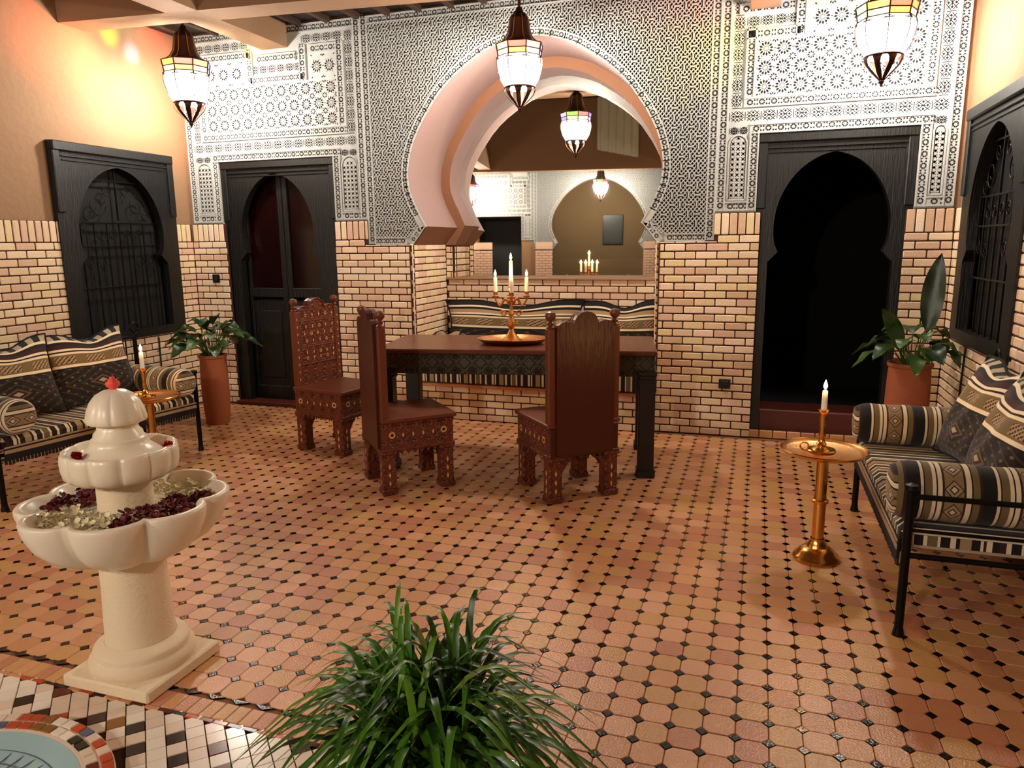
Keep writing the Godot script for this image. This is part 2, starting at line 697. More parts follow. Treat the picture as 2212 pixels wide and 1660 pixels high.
func build_floor() -> void:
	var f := structure("floor", "terracotta octagon tile floor with small black diamond insets", "floor")
	var g := Geo.new()
	g.box(Vector3(-0.134, -0.106, 3.4), Vector3(6.2, 0.2, 10.4))
	put(g, M.grout, "mortar_bed", f)
	var px := 0.0934
	var pz := 0.0948
	var ox := fposmod(1.778, px)
	var oz := fposmod(2.43, pz)
	var eye := Vector3(1.68, 1.417, 5.476)
	var fwd := Vector3(-0.30975, 0, -0.932).normalized()
	var cells := []
	for i in range(-35, 32):
		for j in range(0, 90):
			var x := ox + i * px
			var z := oz + j * pz
			if z > 8.45 or x < WX0 + 0.02 or x > WX1 - 0.02 or z < 0.03:
				continue
			cells.append(Vector2(x, z))
	var order := []
	for q in cells:
		var to := Vector3(q.x, 0, q.y) - eye
		var ahead := to.dot(fwd)
		var side := absf(to.dot(Vector3(fwd.z, 0, -fwd.x)))
		var seen: bool = ahead > 1.2 and side < ahead * 0.70 and not (q.y > 3.74 and q.x < 1.2)
		order.append([to.length() if seen else 1e3 + to.length(), q])
	order.sort_custom(func(a, b): return a[0] < b[0])
	var octs := []
	for i in 3:
		var gg := Geo.new()
		octagon_geo(gg, Vector3.ZERO, px * 0.5 - 0.0007, pz * 0.5 - 0.0007, 0.0180, [0.0, 0.0008, -0.0006][i])
		octs.append(gg.mesh())
	var gd := Geo.new()
	dot_geo(gd, Vector3.ZERO)
	var dotm := gd.mesh()
	var rest := Geo.new()
	rest.tinted = true
	var restd := Geo.new()
	var no := 0
	var nd := 0
	for q in order:
		var c: Vector2 = q[1] + Vector2(px, pz) * 0.5
		var in_pool: bool = c.y > 3.775 and c.x < 1.25
		if not in_pool and c.x < WX1 - 0.04:
			if no < 300 and q[0] < 1e3:
				no += 1
				var o := put(octs[rng.randi() % 3], M["terracotta%d" % (rng.randi() % 5)], "terracotta_tile", f, Vector3(c.x, 0, c.y))
				o.rotation = Vector3(rng.randf_range(-0.006, 0.006), 0, rng.randf_range(-0.006, 0.006))
			else:
				rest.c = M["terracotta%d" % (rng.randi() % 5)].albedo_color.srgb_to_linear()
				octagon_geo(rest, Vector3(c.x, rng.randf_range(-0.0006, 0.0006), c.y), px * 0.5 - 0.0007, pz * 0.5 - 0.0007, 0.0180, 0.0)
		var d: Vector2 = q[1]
		if not (d.y > 3.72 and d.x < 1.25):
			if nd < 300 and q[0] < 1e3:
				nd += 1
				put(dotm, M.tile_black, "black_diamond_tile", f, Vector3(d.x, 0.0003, d.y))
			else:
				dot_geo(restd, Vector3(d.x, 0.0003, d.y))
	stuff(put(rest, M.terracotta_mix, "terracotta_tiles", f))
	stuff(put(restd, M.tile_black, "black_diamond_tiles", f))
	# the border against the pool: a saw-tooth row, a soldier row of tiles, a thin dark line
	var bt := Geo.new()
	bt.box(Vector3.ZERO, Vector3(0.046, 0.012, 0.078), 0.0025)
	var btm := bt.mesh()
	var tt := Geo.new()
	tt.poly([Vector3(-0.036, 0, 0), Vector3(0, 0, 0.020), Vector3(0.036, 0, 0)])
	for i in 3:
		var va := [Vector3(-0.036, 0, 0), Vector3(0, 0, 0.020), Vector3(0.036, 0, 0)]
		tt.quad(va[(i + 1) % 3], va[i], va[i] + Vector3(0, -0.01, 0), va[(i + 1) % 3] + Vector3(0, -0.01, 0))
	var ttm := tt.mesh()
	var lt := Geo.new()
	lt.box(Vector3.ZERO, Vector3(0.05, 0.012, 0.017), 0.002)
	var ltm := lt.mesh()
	var x := -2.0
	while x < 1.22:
		put(btm, M["terracotta%d" % (rng.randi() % 4)], "border_tile", f, Vector3(x, -0.006, 3.818))
		x += 0.0485
	x = 1.778 - 0.0934 * 40
	while x < 1.22:
		put(ttm, M.tile_black, "sawtooth_tile", f, Vector3(x, 0.0002, 3.757))
		x += 0.0934
	x = -2.0
	while x < 1.22:
		put(ltm, pick([M.mosaic_brown, M.mosaic_orange, M.terracotta0, M.mosaic_red]), "edging_tile", f, Vector3(x, -0.0055, 3.868))
		x += 0.0525


func dot_geo(g: Geo, at: Vector3) -> void:
	var r := 0.0174
	var p := [Vector3(r, 0, 0), Vector3(0, 0, -r), Vector3(-r, 0, 0), Vector3(0, 0, r)]
	var a := []
	for q in p:
		a.append(at + q * 0.92)
	g.poly(a)
	for i in 4:
		var u: Vector3 = p[i]
		var w: Vector3 = p[(i + 1) % 4]
		g.quad(at + u - Vector3(0, 0.004, 0), at + w - Vector3(0, 0.004, 0), a[(i + 1) % 4], a[i])


# ---------------------------------------------------------------- bricks

var brick_meshes := []


func brick_mesh(i: int) -> ArrayMesh:
	if brick_meshes.is_empty():
		for b in 4:
			var g := Geo.new()
			g.box(Vector3.ZERO, Vector3(0.139, 0.0475, 0.022), [0.004, 0.005, 0.003, 0.006][b])
			brick_meshes.append(g.mesh())
	return brick_meshes[i % 4]


# a field of bricks on a wall: o = its lower left corner, u = along the wall, n = out of the wall; holes are Rect2 in (along, height)
func bricks(parent: Node3D, o: Vector3, u: Vector3, n: Vector3, length: float, y0: float, y1: float, cap: bool, holes := [], most := 300, first := 0.0, upto := 1e9, tones := [], from := -1.0) -> void:
	var basis := Basis(u, Vector3.UP, n)
	var pitch := 0.147
	var course := 0.056
	var rows := int(round((y1 - y0 - (0.150 if cap else 0.0)) / course))
	var jobs := [] # centre along, centre height, length, upright
	for r in rows:
		var yc := y0 + course * (r + 0.5)
		var s := -pitch * (0.5 if r % 2 == 0 else 0.0) - first
		while s < length:
			cut_brick(jobs, s + 0.004, s + pitch - 0.004, yc, 0.0475, length, holes, false)
			s += pitch
	if cap:
		var s := 0.0
		while s < length:
			cut_brick(jobs, s + 0.004, s + 0.052, y1 - 0.0745, 0.145, length, holes, true)
			s += 0.056
	var rest := Geo.new()
	rest.tinted = true
	var k := 0
	for j in jobs:
		var col: int = rng.randi() % 6 if tones.is_empty() else pick(tones)
		var c: Vector3 = o + u * j[0] + Vector3.UP * j[1] - n * (0.012 + rng.randf() * 0.002)
		var b := basis
		if j[3]:
			b = Basis(Vector3.UP, -u, n)
		b = b.scaled_local(Vector3(j[2] / 0.139, j[4] / 0.0475, 1.0))
		if k < most and j[0] < upto and j[0] > from:
			k += 1
			var m := put(brick_mesh(rng.randi()), M["brick%d" % col], "brick", parent)
			m.transform = Transform3D(b, c)
		else:
			rest.c = M["brick%d" % col].albedo_color.srgb_to_linear()
			rest.xf = Transform3D(b, c)
			rest.box(Vector3.ZERO, Vector3(0.139, 0.0475, 0.022), 0.004)
	if rest.v.size():
		if not M.has("brick_mix"):
			bumpy(mat("brick_mix", Color.WHITE, 0.75), M.brick0.heightmap_texture, 0.25, 9.0, true)
			M.brick_mix.vertex_color_use_as_albedo = true
		stuff(put(rest, M.brick_mix, "bricks", parent))
	var bed := Geo.new() # mortar behind the joints
	for rc in spans(length, y0, y1, holes):
		var cc: Vector3 = o + u * (rc.position.x + rc.size.x * 0.5) + Vector3.UP * (rc.position.y + rc.size.y * 0.5) - n * 0.019
		bed.xf = Transform3D(basis, cc)
		bed.box(Vector3.ZERO, Vector3(rc.size.x, rc.size.y, 0.022))
	put(bed, M.mortar, "mortar", parent)


func spans(length: float, y0: float, y1: float, holes: Array) -> Array: # what is left of the field beside its holes
	if holes.is_empty():
		return [Rect2(0, y0, length, y1 - y0)]
	var h: Rect2 = holes[0].intersection(Rect2(0, 0, length, 10))
	var out := []
	if h.position.x > 0.001:
		out.append(Rect2(0, y0, h.position.x, y1 - y0))
	if h.end.x < length - 0.001:
		out.append(Rect2(h.end.x, y0, length - h.end.x, y1 - y0))
	if h.position.y > y0 + 0.001:
		out.append(Rect2(h.position.x, y0, h.size.x, h.position.y - y0))
	return out


func cut_brick(jobs: Array, a: float, b: float, yc: float, hh: float, length: float, holes: Array, upright: bool) -> void:
	a = maxf(a, 0.0)
	b = minf(b, length)
	if b - a < 0.012:
		return
	var y0 := yc - hh * 0.5
	var y1 := yc + hh * 0.5
	for h in holes:
		var lo: float = h.position.y
		if b <= h.position.x or a >= h.end.x or y1 <= lo + 0.001 or y0 >= h.end.y:
			continue
		if y0 < lo - 0.004: # the course below the hole keeps what lies under it
			y1 = lo
			continue
		if a < h.position.x:
			cut_brick(jobs, a, h.position.x - 0.002, yc, hh, length, [], upright)
		if b > h.end.x:
			cut_brick(jobs, h.end.x + 0.002, b, yc, hh, length, [], upright)
		return
	if upright:
		jobs.append([(a + b) * 0.5, (y0 + y1) * 0.5, y1 - y0, true, b - a])
	else:
		jobs.append([(a + b) * 0.5, (y0 + y1) * 0.5, b - a, false, y1 - y0])


# ---------------------------------------------------------------- carved stucco wall with the horseshoe arch

const ARCH := [[0.0, 0.908], [0.090, 0.902], [0.171, 0.886], [0.275, 0.856], [0.368, 0.818], [0.514, 0.728], [0.605, 0.662], [0.685, 0.591], [0.755, 0.514], [0.814, 0.432], [0.868, 0.355], [0.912, 0.278], [0.950, 0.203], [0.976, 0.128], [0.994, 0.055], [1.002, -0.017], [1.003, -0.075], [0.998, -0.128], [0.986, -0.176], [0.968, -0.223], [0.945, -0.278], [0.916, -0.334], [0.856, -0.441]]


func arch_half(off := 0.0, sgn := 1.0) -> PackedVector2Array: # right half, from the top down to the cusp
	var p := PackedVector2Array()
	for i in ARCH.size():
		var a := Vector2(ARCH[i][0], ARCH[i][1])
		var b := Vector2(ARCH[maxi(i - 1, 0)][0], ARCH[maxi(i - 1, 0)][1])
		var c := Vector2(ARCH[mini(i + 1, ARCH.size() - 1)][0], ARCH[mini(i + 1, ARCH.size() - 1)][1])
		var d := (c - b).normalized()
		if i == 0:
			d = Vector2(1, 0)
		var q := a + Vector2(-d.y, d.x) * off
		p.append(Vector2(q.x * sgn, q.y + ARCH_Y))
	return p


func full_arch(off: float, corb: Vector2) -> PackedVector2Array: # left foot over the top to the right foot
	var p := PackedVector2Array()
	p.append(Vector2(-corb.x, corb.y))
	var l := arch_half(off, -1.0)
	l.reverse()
	p.append_array(l)
	var r := arch_half(off, 1.0)
	r.remove_at(0)
	p.append_array(r)
	p.append(corb)
	return p


func bead(w: Geo, d: Geo, a: Vector2, b: Vector2, width := 0.064, z := -0.03) -> void:
	var dir := (b - a).normalized()
	var nn := Vector2(-dir.y, dir.x)
	var length := (b - a).length()
	w.strip(a, b, width, z, z + 0.008)
	for s in [-1.0, 1.0]:
		w.strip(a + nn * s * width * 0.43, b + nn * s * width * 0.43, width * 0.14, z + 0.008, z + 0.014)
	var cells := maxi(1, int(round(length / 0.078)))
	var cl := length / cells
	for i in cells:
		var c := a + dir * cl * (i + 0.5)
		bead_motif(d, c, dir, width, cl, z + 0.0088)


func bead_motif(d: Geo, c: Vector2, dir: Vector2, width: float, cl: float, z: float) -> void:
	var nn := Vector2(-dir.y, dir.x)
	var ro := width * 0.31
	var ri := width * 0.15
	for j in 8: # a ring of eight pieces, every second one a little shorter
		var a0 := TAU * j / 8.0 + 0.06
		var a1 := TAU * (j + 1) / 8.0 - 0.06
		var e0 := dir * cos(a0) * 1.08 + nn * sin(a0)
		var e1 := dir * cos(a1) * 1.08 + nn * sin(a1)
		d.flat([c + e0 * ri, c + e0 * ro, c + e1 * ro, c + e1 * ri], z)
	var h := c + dir * cl * 0.5
	for s in [-1.0, 1.0]: # between the rings: two bow ties
		var m: Vector2 = h + nn * s * width * 0.2
		for t in [-1.0, 1.0]:
			d.flat([m, m + dir * t * 0.013 + nn * 0.0085, m + dir * t * 0.013 - nn * 0.0085], z)


func lattice(w: Geo, d: Geo, poly: PackedVector2Array, x0: float, x1: float, y0: float, y1: float, z: float) -> void:
	var sx := 0.029
	var slope := 0.033 / 0.029
	for s in [-1.0, 1.0]:
		var x := x0 - (y1 - y0) / slope - 0.1
		while x < x1 + (y1 - y0) / slope + 0.1:
			var a := Vector2(x, y0)
			var b := Vector2(x + s * (y1 - y0) / slope, y1)
			for seg in Geometry2D.intersect_polyline_with_polygon(PackedVector2Array([a, b]), poly):
				if seg.size() >= 2 and seg[0].distance_to(seg[seg.size() - 1]) > 0.01:
					w.strip(seg[0], seg[seg.size() - 1], 0.0068, z, z + 0.010 + 0.0012 * s)
			x += sx
	var i := 0
	var yy := y0 + 0.033
	while yy < y1:
		var j := 0
		var xx := x0 + 0.029
		while xx < x1:
			var c := Vector2(xx, yy)
			var e := 0.022
			if Geometry2D.is_point_in_polygon(c, poly) and Geometry2D.is_point_in_polygon(c + Vector2(e, e), poly) and Geometry2D.is_point_in_polygon(c - Vector2(e, e), poly) and Geometry2D.is_point_in_polygon(c + Vector2(-e, e), poly) and Geometry2D.is_point_in_polygon(c + Vector2(e, -e), poly):
				if (i + j) % 2 == 0:
					w.strip(c - Vector2(0, 0.021), c + Vector2(0, 0.021), 0.0105, z, z + 0.0145)
					for q in [-1.0, 1.0]:
						w.strip(c + Vector2(-0.008, q * 0.021), c + Vector2(0.008, q * 0.021), 0.006, z, z + 0.0145)
						var m: Vector2 = c + Vector2(q * 0.0088, 0)
						d.flat([m + Vector2(-0.003, -0.016), m + Vector2(0.003, -0.012), m + Vector2(0.003, 0.012), m + Vector2(-0.003, 0.016)], z + 0.0122)
				else:
					w.strip(c - Vector2(0.018, 0), c + Vector2(0.018, 0), 0.0105, z, z + 0.0145)
					for q in [-1.0, 1.0]:
						w.strip(c + Vector2(q * 0.019, -0.008), c + Vector2(q * 0.019, 0.008), 0.006, z, z + 0.0145)
						var m: Vector2 = c + Vector2(0, q * 0.0092)
						d.flat([m + Vector2(-0.014, -0.003), m + Vector2(0.014, -0.003), m + Vector2(0.011, 0.003), m + Vector2(-0.011, 0.003)], z + 0.0122)
			xx += 0.058
			j += 1
		yy += 0.066
		i += 1


func rosettes(d: Geo, r: Rect2, z: float) -> void:
	var px := 0.118
	var nx := maxi(1, int(round(r.size.x / px)))
	var ny := maxi(1, int(round(r.size.y / (px * 1.2))))
	var cx := r.size.x / nx
	var cy := r.size.y / ny
	for i in nx:
		for j in ny:
			var c := r.position + Vector2(cx * (i + 0.5), cy * (j + 0.5))
			for q in 12:
				var a := TAU * q / 12.0 + 0.13
				var e := Vector2(cos(a), sin(a))
				var f := Vector2(-e.y, e.x)
				d.flat([c + e * 0.021, c + e * 0.035 + f * 0.0078, c + e * 0.049, c + e * 0.035 - f * 0.0078], z)
				d.flat([c + e * 0.007, c + e * 0.019 + f * 0.0030, c + e * 0.019 - f * 0.0030], z)
			for q in 6:
				var a := TAU * q / 6.0
				var e := Vector2(cos(a), sin(a))
				d.flat([c + e * 0.050 + e.orthogonal() * 0.006, c + e * 0.058, c + e * 0.050 - e.orthogonal() * 0.006], z)
	for i in nx + 1:
		for j in ny + 1:
			var c := r.position + Vector2(cx * i, cy * j)
			for q in 8: # a small star where four rosettes meet
				var a := TAU * q / 8.0
				var e := Vector2(cos(a), sin(a))
				var f := Vector2(-e.y, e.x)
				var p := [c + e * 0.008, c + e * 0.017 + f * 0.0058, c + e * 0.028, c + e * 0.017 - f * 0.0058]
				if p.all(func(s): return r.has_point(s)):
					d.flat(p, z)


func knots(d: Geo, r: Rect2, z: float) -> void: # the broad band: thin strapwork
	var along := r.size.x > r.size.y
	var length := r.size.x if along else r.size.y
	var width := r.size.y if along else r.size.x
	var cells := maxi(1, int(round(length / (width * 1.15))))
	var cl := length / cells
	var u := Vector2(1, 0) if along else Vector2(0, 1)
	var v := Vector2(0, 1) if along else Vector2(1, 0)
	var w := 0.0048
	for i in cells:
		var o := r.position + u * cl * i
		for s in [[0.02, 0.05, 0.98, 0.95], [0.02, 0.95, 0.98, 0.05], [0.5, 0.04, 0.98, 0.5], [0.5, 0.96, 0.98, 0.5], [0.5, 0.04, 0.02, 0.5], [0.5, 0.96, 0.02, 0.5], [0.0, 0.1, 0.0, 0.9], [0.3, 0.5, 0.7, 0.5]]:
			var a: Vector2 = o + u * cl * s[0] + v * width * s[1]
			var b: Vector2 = o + u * cl * s[2] + v * width * s[3]
			var e := (b - a).normalized().orthogonal() * w * 0.5
			var m := a.lerp(b, 0.12)
			var n2 := a.lerp(b, 0.88)
			d.flat([m - e, n2 - e, n2 + e, m + e], z)
		for s in [[0.5, 0.25], [0.5, 0.75], [0.25, 0.5], [0.75, 0.5]]:
			var c: Vector2 = o + u * cl * s[0] + v * width * s[1]
			d.flat([c + u * 0.009, c + v * 0.009, c - u * 0.009, c - v * 0.009], z)


func cross_panel(w: Geo, d: Geo, r: Rect2, z: float) -> void: # a blind arched window filled with little crosses
	var rad := r.size.x * 0.5
	var cy := r.end.y - rad
	var cx := r.position.x + rad
	var pts := [Vector2(r.position.x, r.position.y)]
	for i in 13:
		var a := PI - PI * i / 12.0
		pts.append(Vector2(cx + cos(a) * rad, cy + sin(a) * rad))
	pts.append(Vector2(r.end.x, r.position.y))
	for i in pts.size(): # outline: a dark groove inside a raised rim
		var a: Vector2 = pts[i]
		var b: Vector2 = pts[(i + 1) % pts.size()]
		w.strip(a, b, 0.010, z, z + 0.007)
		var e := (b - a).normalized().orthogonal()
		var mid := Vector2(cx, r.get_center().y)
		if e.dot(mid - a) < 0:
			e = -e
		d.flat([a + e * 0.008, b + e * 0.008, b + e * 0.012, a + e * 0.012], z + 0.001)
	var step := 0.0345
	var nx := int(floor((r.size.x - 0.03) / step))
	var x0 := cx - step * nx * 0.5
	var y := r.position.y + 0.03
	while y < r.end.y - 0.015:
		for i in nx + 1:
			var c := Vector2(x0 + step * i, y)
			if c.y > cy and c.distance_to(Vector2(cx, cy)) > rad - 0.02:
				continue
			d.flat([c + Vector2(0.0105, 0), c + Vector2(0, 0.0105), c - Vector2(0.0105, 0), c - Vector2(0, 0.0105)], z + 0.001)
			for q in 4:
				var a := PI * 0.25 + q * PI * 0.5
				var e2 := Vector2(cos(a), sin(a))
				var p: Vector2 = c + e2 * 0.0135
				d.flat([p - e2.orthogonal() * 0.0045 - e2 * 0.003, p + e2.orthogonal() * 0.0045 - e2 * 0.003, p + e2 * 0.006], z + 0.001)
		y += step


func side_panel(w: Geo, d: Geo, flip: bool, xa: float, xb: float, da: float, db: float, ba: float, bb: float) -> void:
	# xa..xb the panel (wall corner to the field border), da..db the door frame, ba..bb the beam that meets the wall; flip: the corner is on the right
	var z := -0.03
	var y0 := 1.62
	var y1 := 3.165
	var lo := minf(xa, xb)
	var hi := maxf(xa, xb)
	var dl := minf(da, db)
	var dh := maxf(da, db)
	# white ground in pieces round the door
	for r in [Rect2(lo, 2.13, hi - lo, y1 - 2.13), Rect2(lo, y0 - 0.01, dl - lo, 2.14 - y0), Rect2(dh, y0 - 0.01, hi - dh, 2.14 - y0)]:
		var c: Vector2 = r.get_center()
		w.box(Vector3(c.x, c.y, -0.033), Vector3(r.size.x, r.size.y, 0.008))
	var b := 0.032
	bead(w, d, Vector2(lo + b, y0), Vector2(lo + b, y1))
	bead(w, d, Vector2(hi - b, y0), Vector2(hi - b, y1))
	bead(w, d, Vector2(dl - b * 2, 2.132 + b), Vector2(dh + b * 2, 2.132 + b))
	bead(w, d, Vector2(dl - b, y0), Vector2(dl - b, 2.132))
	bead(w, d, Vector2(dh + b, y0), Vector2(dh + b, 2.132))
	bead(w, d, Vector2(lo + 2 * b, y1 - b), Vector2(hi - 2 * b, y1 - b))
	for s in [[lo + 2 * b, dl - 2 * b], [dh + 2 * b, hi - 2 * b]]:
		if s[1] - s[0] > 0.05:
			bead(w, d, Vector2(s[0], y0 + b), Vector2(s[1], y0 + b))
			cross_panel(w, d, Rect2(s[0] + 0.012, y0 + 2 * b + 0.012, s[1] - s[0] - 0.024, 2.115 - (y0 + 2 * b)), z)
			knots(d, Rect2(s[0] + 0.01, 2.125, s[1] - s[0] - 0.02, 0.06), z + 0.0015)
	# the broad strapwork band and the inner beaded frame
	var t := 0.098
	var iy0 := 2.205
	knots(d, Rect2(lo + 2 * b + 0.006, iy0, hi - lo - 4 * b - 0.012, t - 0.01), z + 0.0015)
	knots(d, Rect2(lo + 2 * b + 0.006, iy0 + t, t - 0.012, y1 - 2 * b - iy0 - t - 0.01), z + 0.0015)
	knots(d, Rect2(hi - 2 * b - t + 0.006, iy0 + t, t - 0.012, y1 - 2 * b - iy0 - t - 0.01), z + 0.0015)
	var fx0 := lo + 2 * b + t
	var fx1 := hi - 2 * b - t
	var fy0 := iy0 + t
	var low_top := 2.80
	var high_top := y1 - 2 * b - t
	var b0 := ba - 0.13
	var b1 := bb + 0.13
	bead(w, d, Vector2(fx0, fy0 + b), Vector2(fx1, fy0 + b))
	bead(w, d, Vector2(fx0 + b, fy0 + 2 * b), Vector2(fx0 + b, high_top if fx0 < b0 else low_top))
	bead(w, d, Vector2(fx1 - b, fy0 + 2 * b), Vector2(fx1 - b, high_top if fx1 > b1 else low_top))
	var under0 := maxf(b0, fx0)
	var under1 := minf(b1, fx1)
	bead(w, d, Vector2(under0, low_top - b), Vector2(under1, low_top - b))
	bead(w, d, Vector2(maxf(ba - 0.07, lo + 0.07), 2.93), Vector2(minf(bb + 0.07, hi - 0.07), 2.93)) # under the beam end
	knots(d, Rect2(under0, low_top + 0.01, under1 - under0, t - 0.02), z + 0.0015)
	for s in [[fx0, b0], [b1, fx1]]:
		if s[1] - s[0] > 0.12:
			bead(w, d, Vector2(s[0] + 2 * b, high_top - b), Vector2(s[1] - (2 * b if s[1] == fx1 else 0.0), high_top - b))
			knots(d, Rect2(s[0], high_top + 0.01, s[1] - s[0], t - 0.02), z + 0.0015)
			if s[0] == fx0:
				bead(w, d, Vector2(s[1], low_top - 2 * b), Vector2(s[1], high_top))
			else:
				bead(w, d, Vector2(s[0], low_top - 2 * b), Vector2(s[0], high_top))
			rosettes(d, Rect2(s[0] + 0.07, low_top - 0.06, s[1] - s[0] - 0.14, high_top - low_top - 0.01), z + 0.0015)
	rosettes(d, Rect2(fx0 + 2 * b + 0.004, fy0 + 2 * b + 0.004, fx1 - fx0 - 4 * b - 0.008, low_top - 2 * b - fy0 - 2 * b - 0.008), z + 0.0015)


func build_back_wall() -> void:
	var wall := structure("wall_back", "carved white stucco wall with horseshoe arch over the dining niche", "wall")
	# the wall itself, left and right of the arch, with openings for both doors
	var g := Geo.new()
	for s in [-1.0, 1.0]:
		var p := PackedVector2Array()
		var out := WX0 - 0.2 if s < 0 else WX1 + 0.2
		var d0 := -2.815 if s < 0 else 2.629
		var d1 := -1.676 if s < 0 else 1.648
		for q in [Vector2(out, -0.01), Vector2(d0, -0.01), Vector2(d0, 2.132), Vector2(d1, 2.132), Vector2(d1, -0.01), Vector2(s * 1.0, -0.01), Vector2(s * 1.0, 1.40)]:
			p.append(q)
		var a := arch_half(0.008, s)
		a.reverse()
		p.append_array(a)
		p.append(Vector2(0, 6.0))
		p.append(Vector2(out, 6.0))
		g.prism(p, -0.30, -0.036, true)
	put(g, M.plaster, "plaster", wall)
	# interlaced field
	var w := Geo.new()
	var d := Geo.new()
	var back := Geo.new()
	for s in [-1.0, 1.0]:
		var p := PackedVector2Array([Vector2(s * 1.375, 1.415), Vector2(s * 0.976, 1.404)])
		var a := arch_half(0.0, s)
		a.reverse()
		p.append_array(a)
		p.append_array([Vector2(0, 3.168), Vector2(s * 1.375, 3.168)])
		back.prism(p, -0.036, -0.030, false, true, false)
		var f := PackedVector2Array([Vector2(s * 1.312, 1.474), Vector2(s * 1.005, 1.474), Vector2(s * 0.945, 1.500)])
		var ao := arch_half(0.056, s)
		ao.reverse()
		ao[0] = Vector2(s * 0.918, 1.545)
		f.append_array(ao)
		f.append_array([Vector2(0, 3.105), Vector2(s * 1.312, 3.105)])
		lattice(w, d, f, -1.36 if s < 0 else 0.0, 0.0 if s < 0 else 1.36, 1.44, 3.12, -0.030)
		bead(w, d, Vector2(s * 1.343, 1.42), Vector2(s * 1.343, 3.165))
		bead(w, d, Vector2(s * 1.03, 1.443), Vector2(s * 1.312, 1.443), 0.06)
		w.flat([Vector2(s * 0.978, 1.408), Vector2(s * 1.09, 1.41), Vector2(s * 1.03, 1.475), Vector2(s * 0.90, 1.62), Vector2(s * 0.859, 1.556)], -0.0295)
		w.flat([Vector2(s * 0.860, 1.557), Vector2(s * 0.912, 1.655), Vector2(s * 0.958, 1.63), Vector2(s * 0.915, 1.545)], -0.0192)
		bead(w, d, Vector2(s * 1.000, 1.420), Vector2(s * 0.884, 1.566), 0.05)
		var mid := arch_half(0.028, s)
		var dist := 0.0
		for i in mid.size() - 1:
			var u := (mid[i + 1] - mid[i]).normalized()
			w.strip(mid[i] - u * 0.004, mid[i + 1] + u * 0.004, 0.056, -0.03, -0.022)
			for q in [-1.0, 1.0]:
				var m: Vector2 = u.orthogonal() * q * 0.0235
				w.strip(mid[i] + m - u * 0.003, mid[i + 1] + m + u * 0.003, 0.009, -0.022, -0.016)
		var run := 0.0 # evenly spaced motifs along the curve
		var next := 0.036
		for i in mid.size() - 1:
			var l := mid[i].distance_to(mid[i + 1])
			while next <= run + l:
				var c := mid[i].lerp(mid[i + 1], (next - run) / l)
				bead_motif(d, c, (mid[i + 1] - mid[i]).normalized() * s, 0.056, 0.075, -0.0212)
				next += 0.075
			run += l
	bead(w, d, Vector2(-1.31, 3.135), Vector2(1.31, 3.135), 0.06)
	side_panel(w, d, false, WX0 + 0.012, -1.375, -2.815, -1.676, -2.29, -2.04)
	side_panel(w, d, true, WX1 - 0.012, 1.375, 2.629, 1.648, 1.553, 1.743)
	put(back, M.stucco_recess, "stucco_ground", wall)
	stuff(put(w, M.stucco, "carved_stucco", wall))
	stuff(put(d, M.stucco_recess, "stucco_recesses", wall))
	# brick dado in four piers
	var piers := [[WX0, -2.782, true, "narrow brick pier between left wall and black double door"], [-1.682, -0.972, true, "brick pier between the black double door and the niche"], [0.972, 1.679, true, "brick pier between the niche and the dark doorway"], [2.585, WX1, true, "narrow brick pier between dark doorway and right wall"]]
	for p in piers:
		var b := structure("wall_pier", p[3], "brick wall")
		var holes := []
		if p[0] == -1.682: # under the stucco field the soldier course stops
			holes = [Rect2(0.307, 1.412, 0.5, 1.0)]
		elif p[0] == 0.972:
			holes = [Rect2(-0.1, 1.412, 0.503, 1.0)]
		var rose := [0, 2, 4, 4, 2, 1] if p[0] < 0.5 else []
		bricks(b, Vector3(p[0], 0, 0), Vector3.RIGHT, Vector3.BACK, p[1] - p[0], 0.0, 1.606, p[2], holes, 300, rng.randf() * 0.1, 1e9, rose)


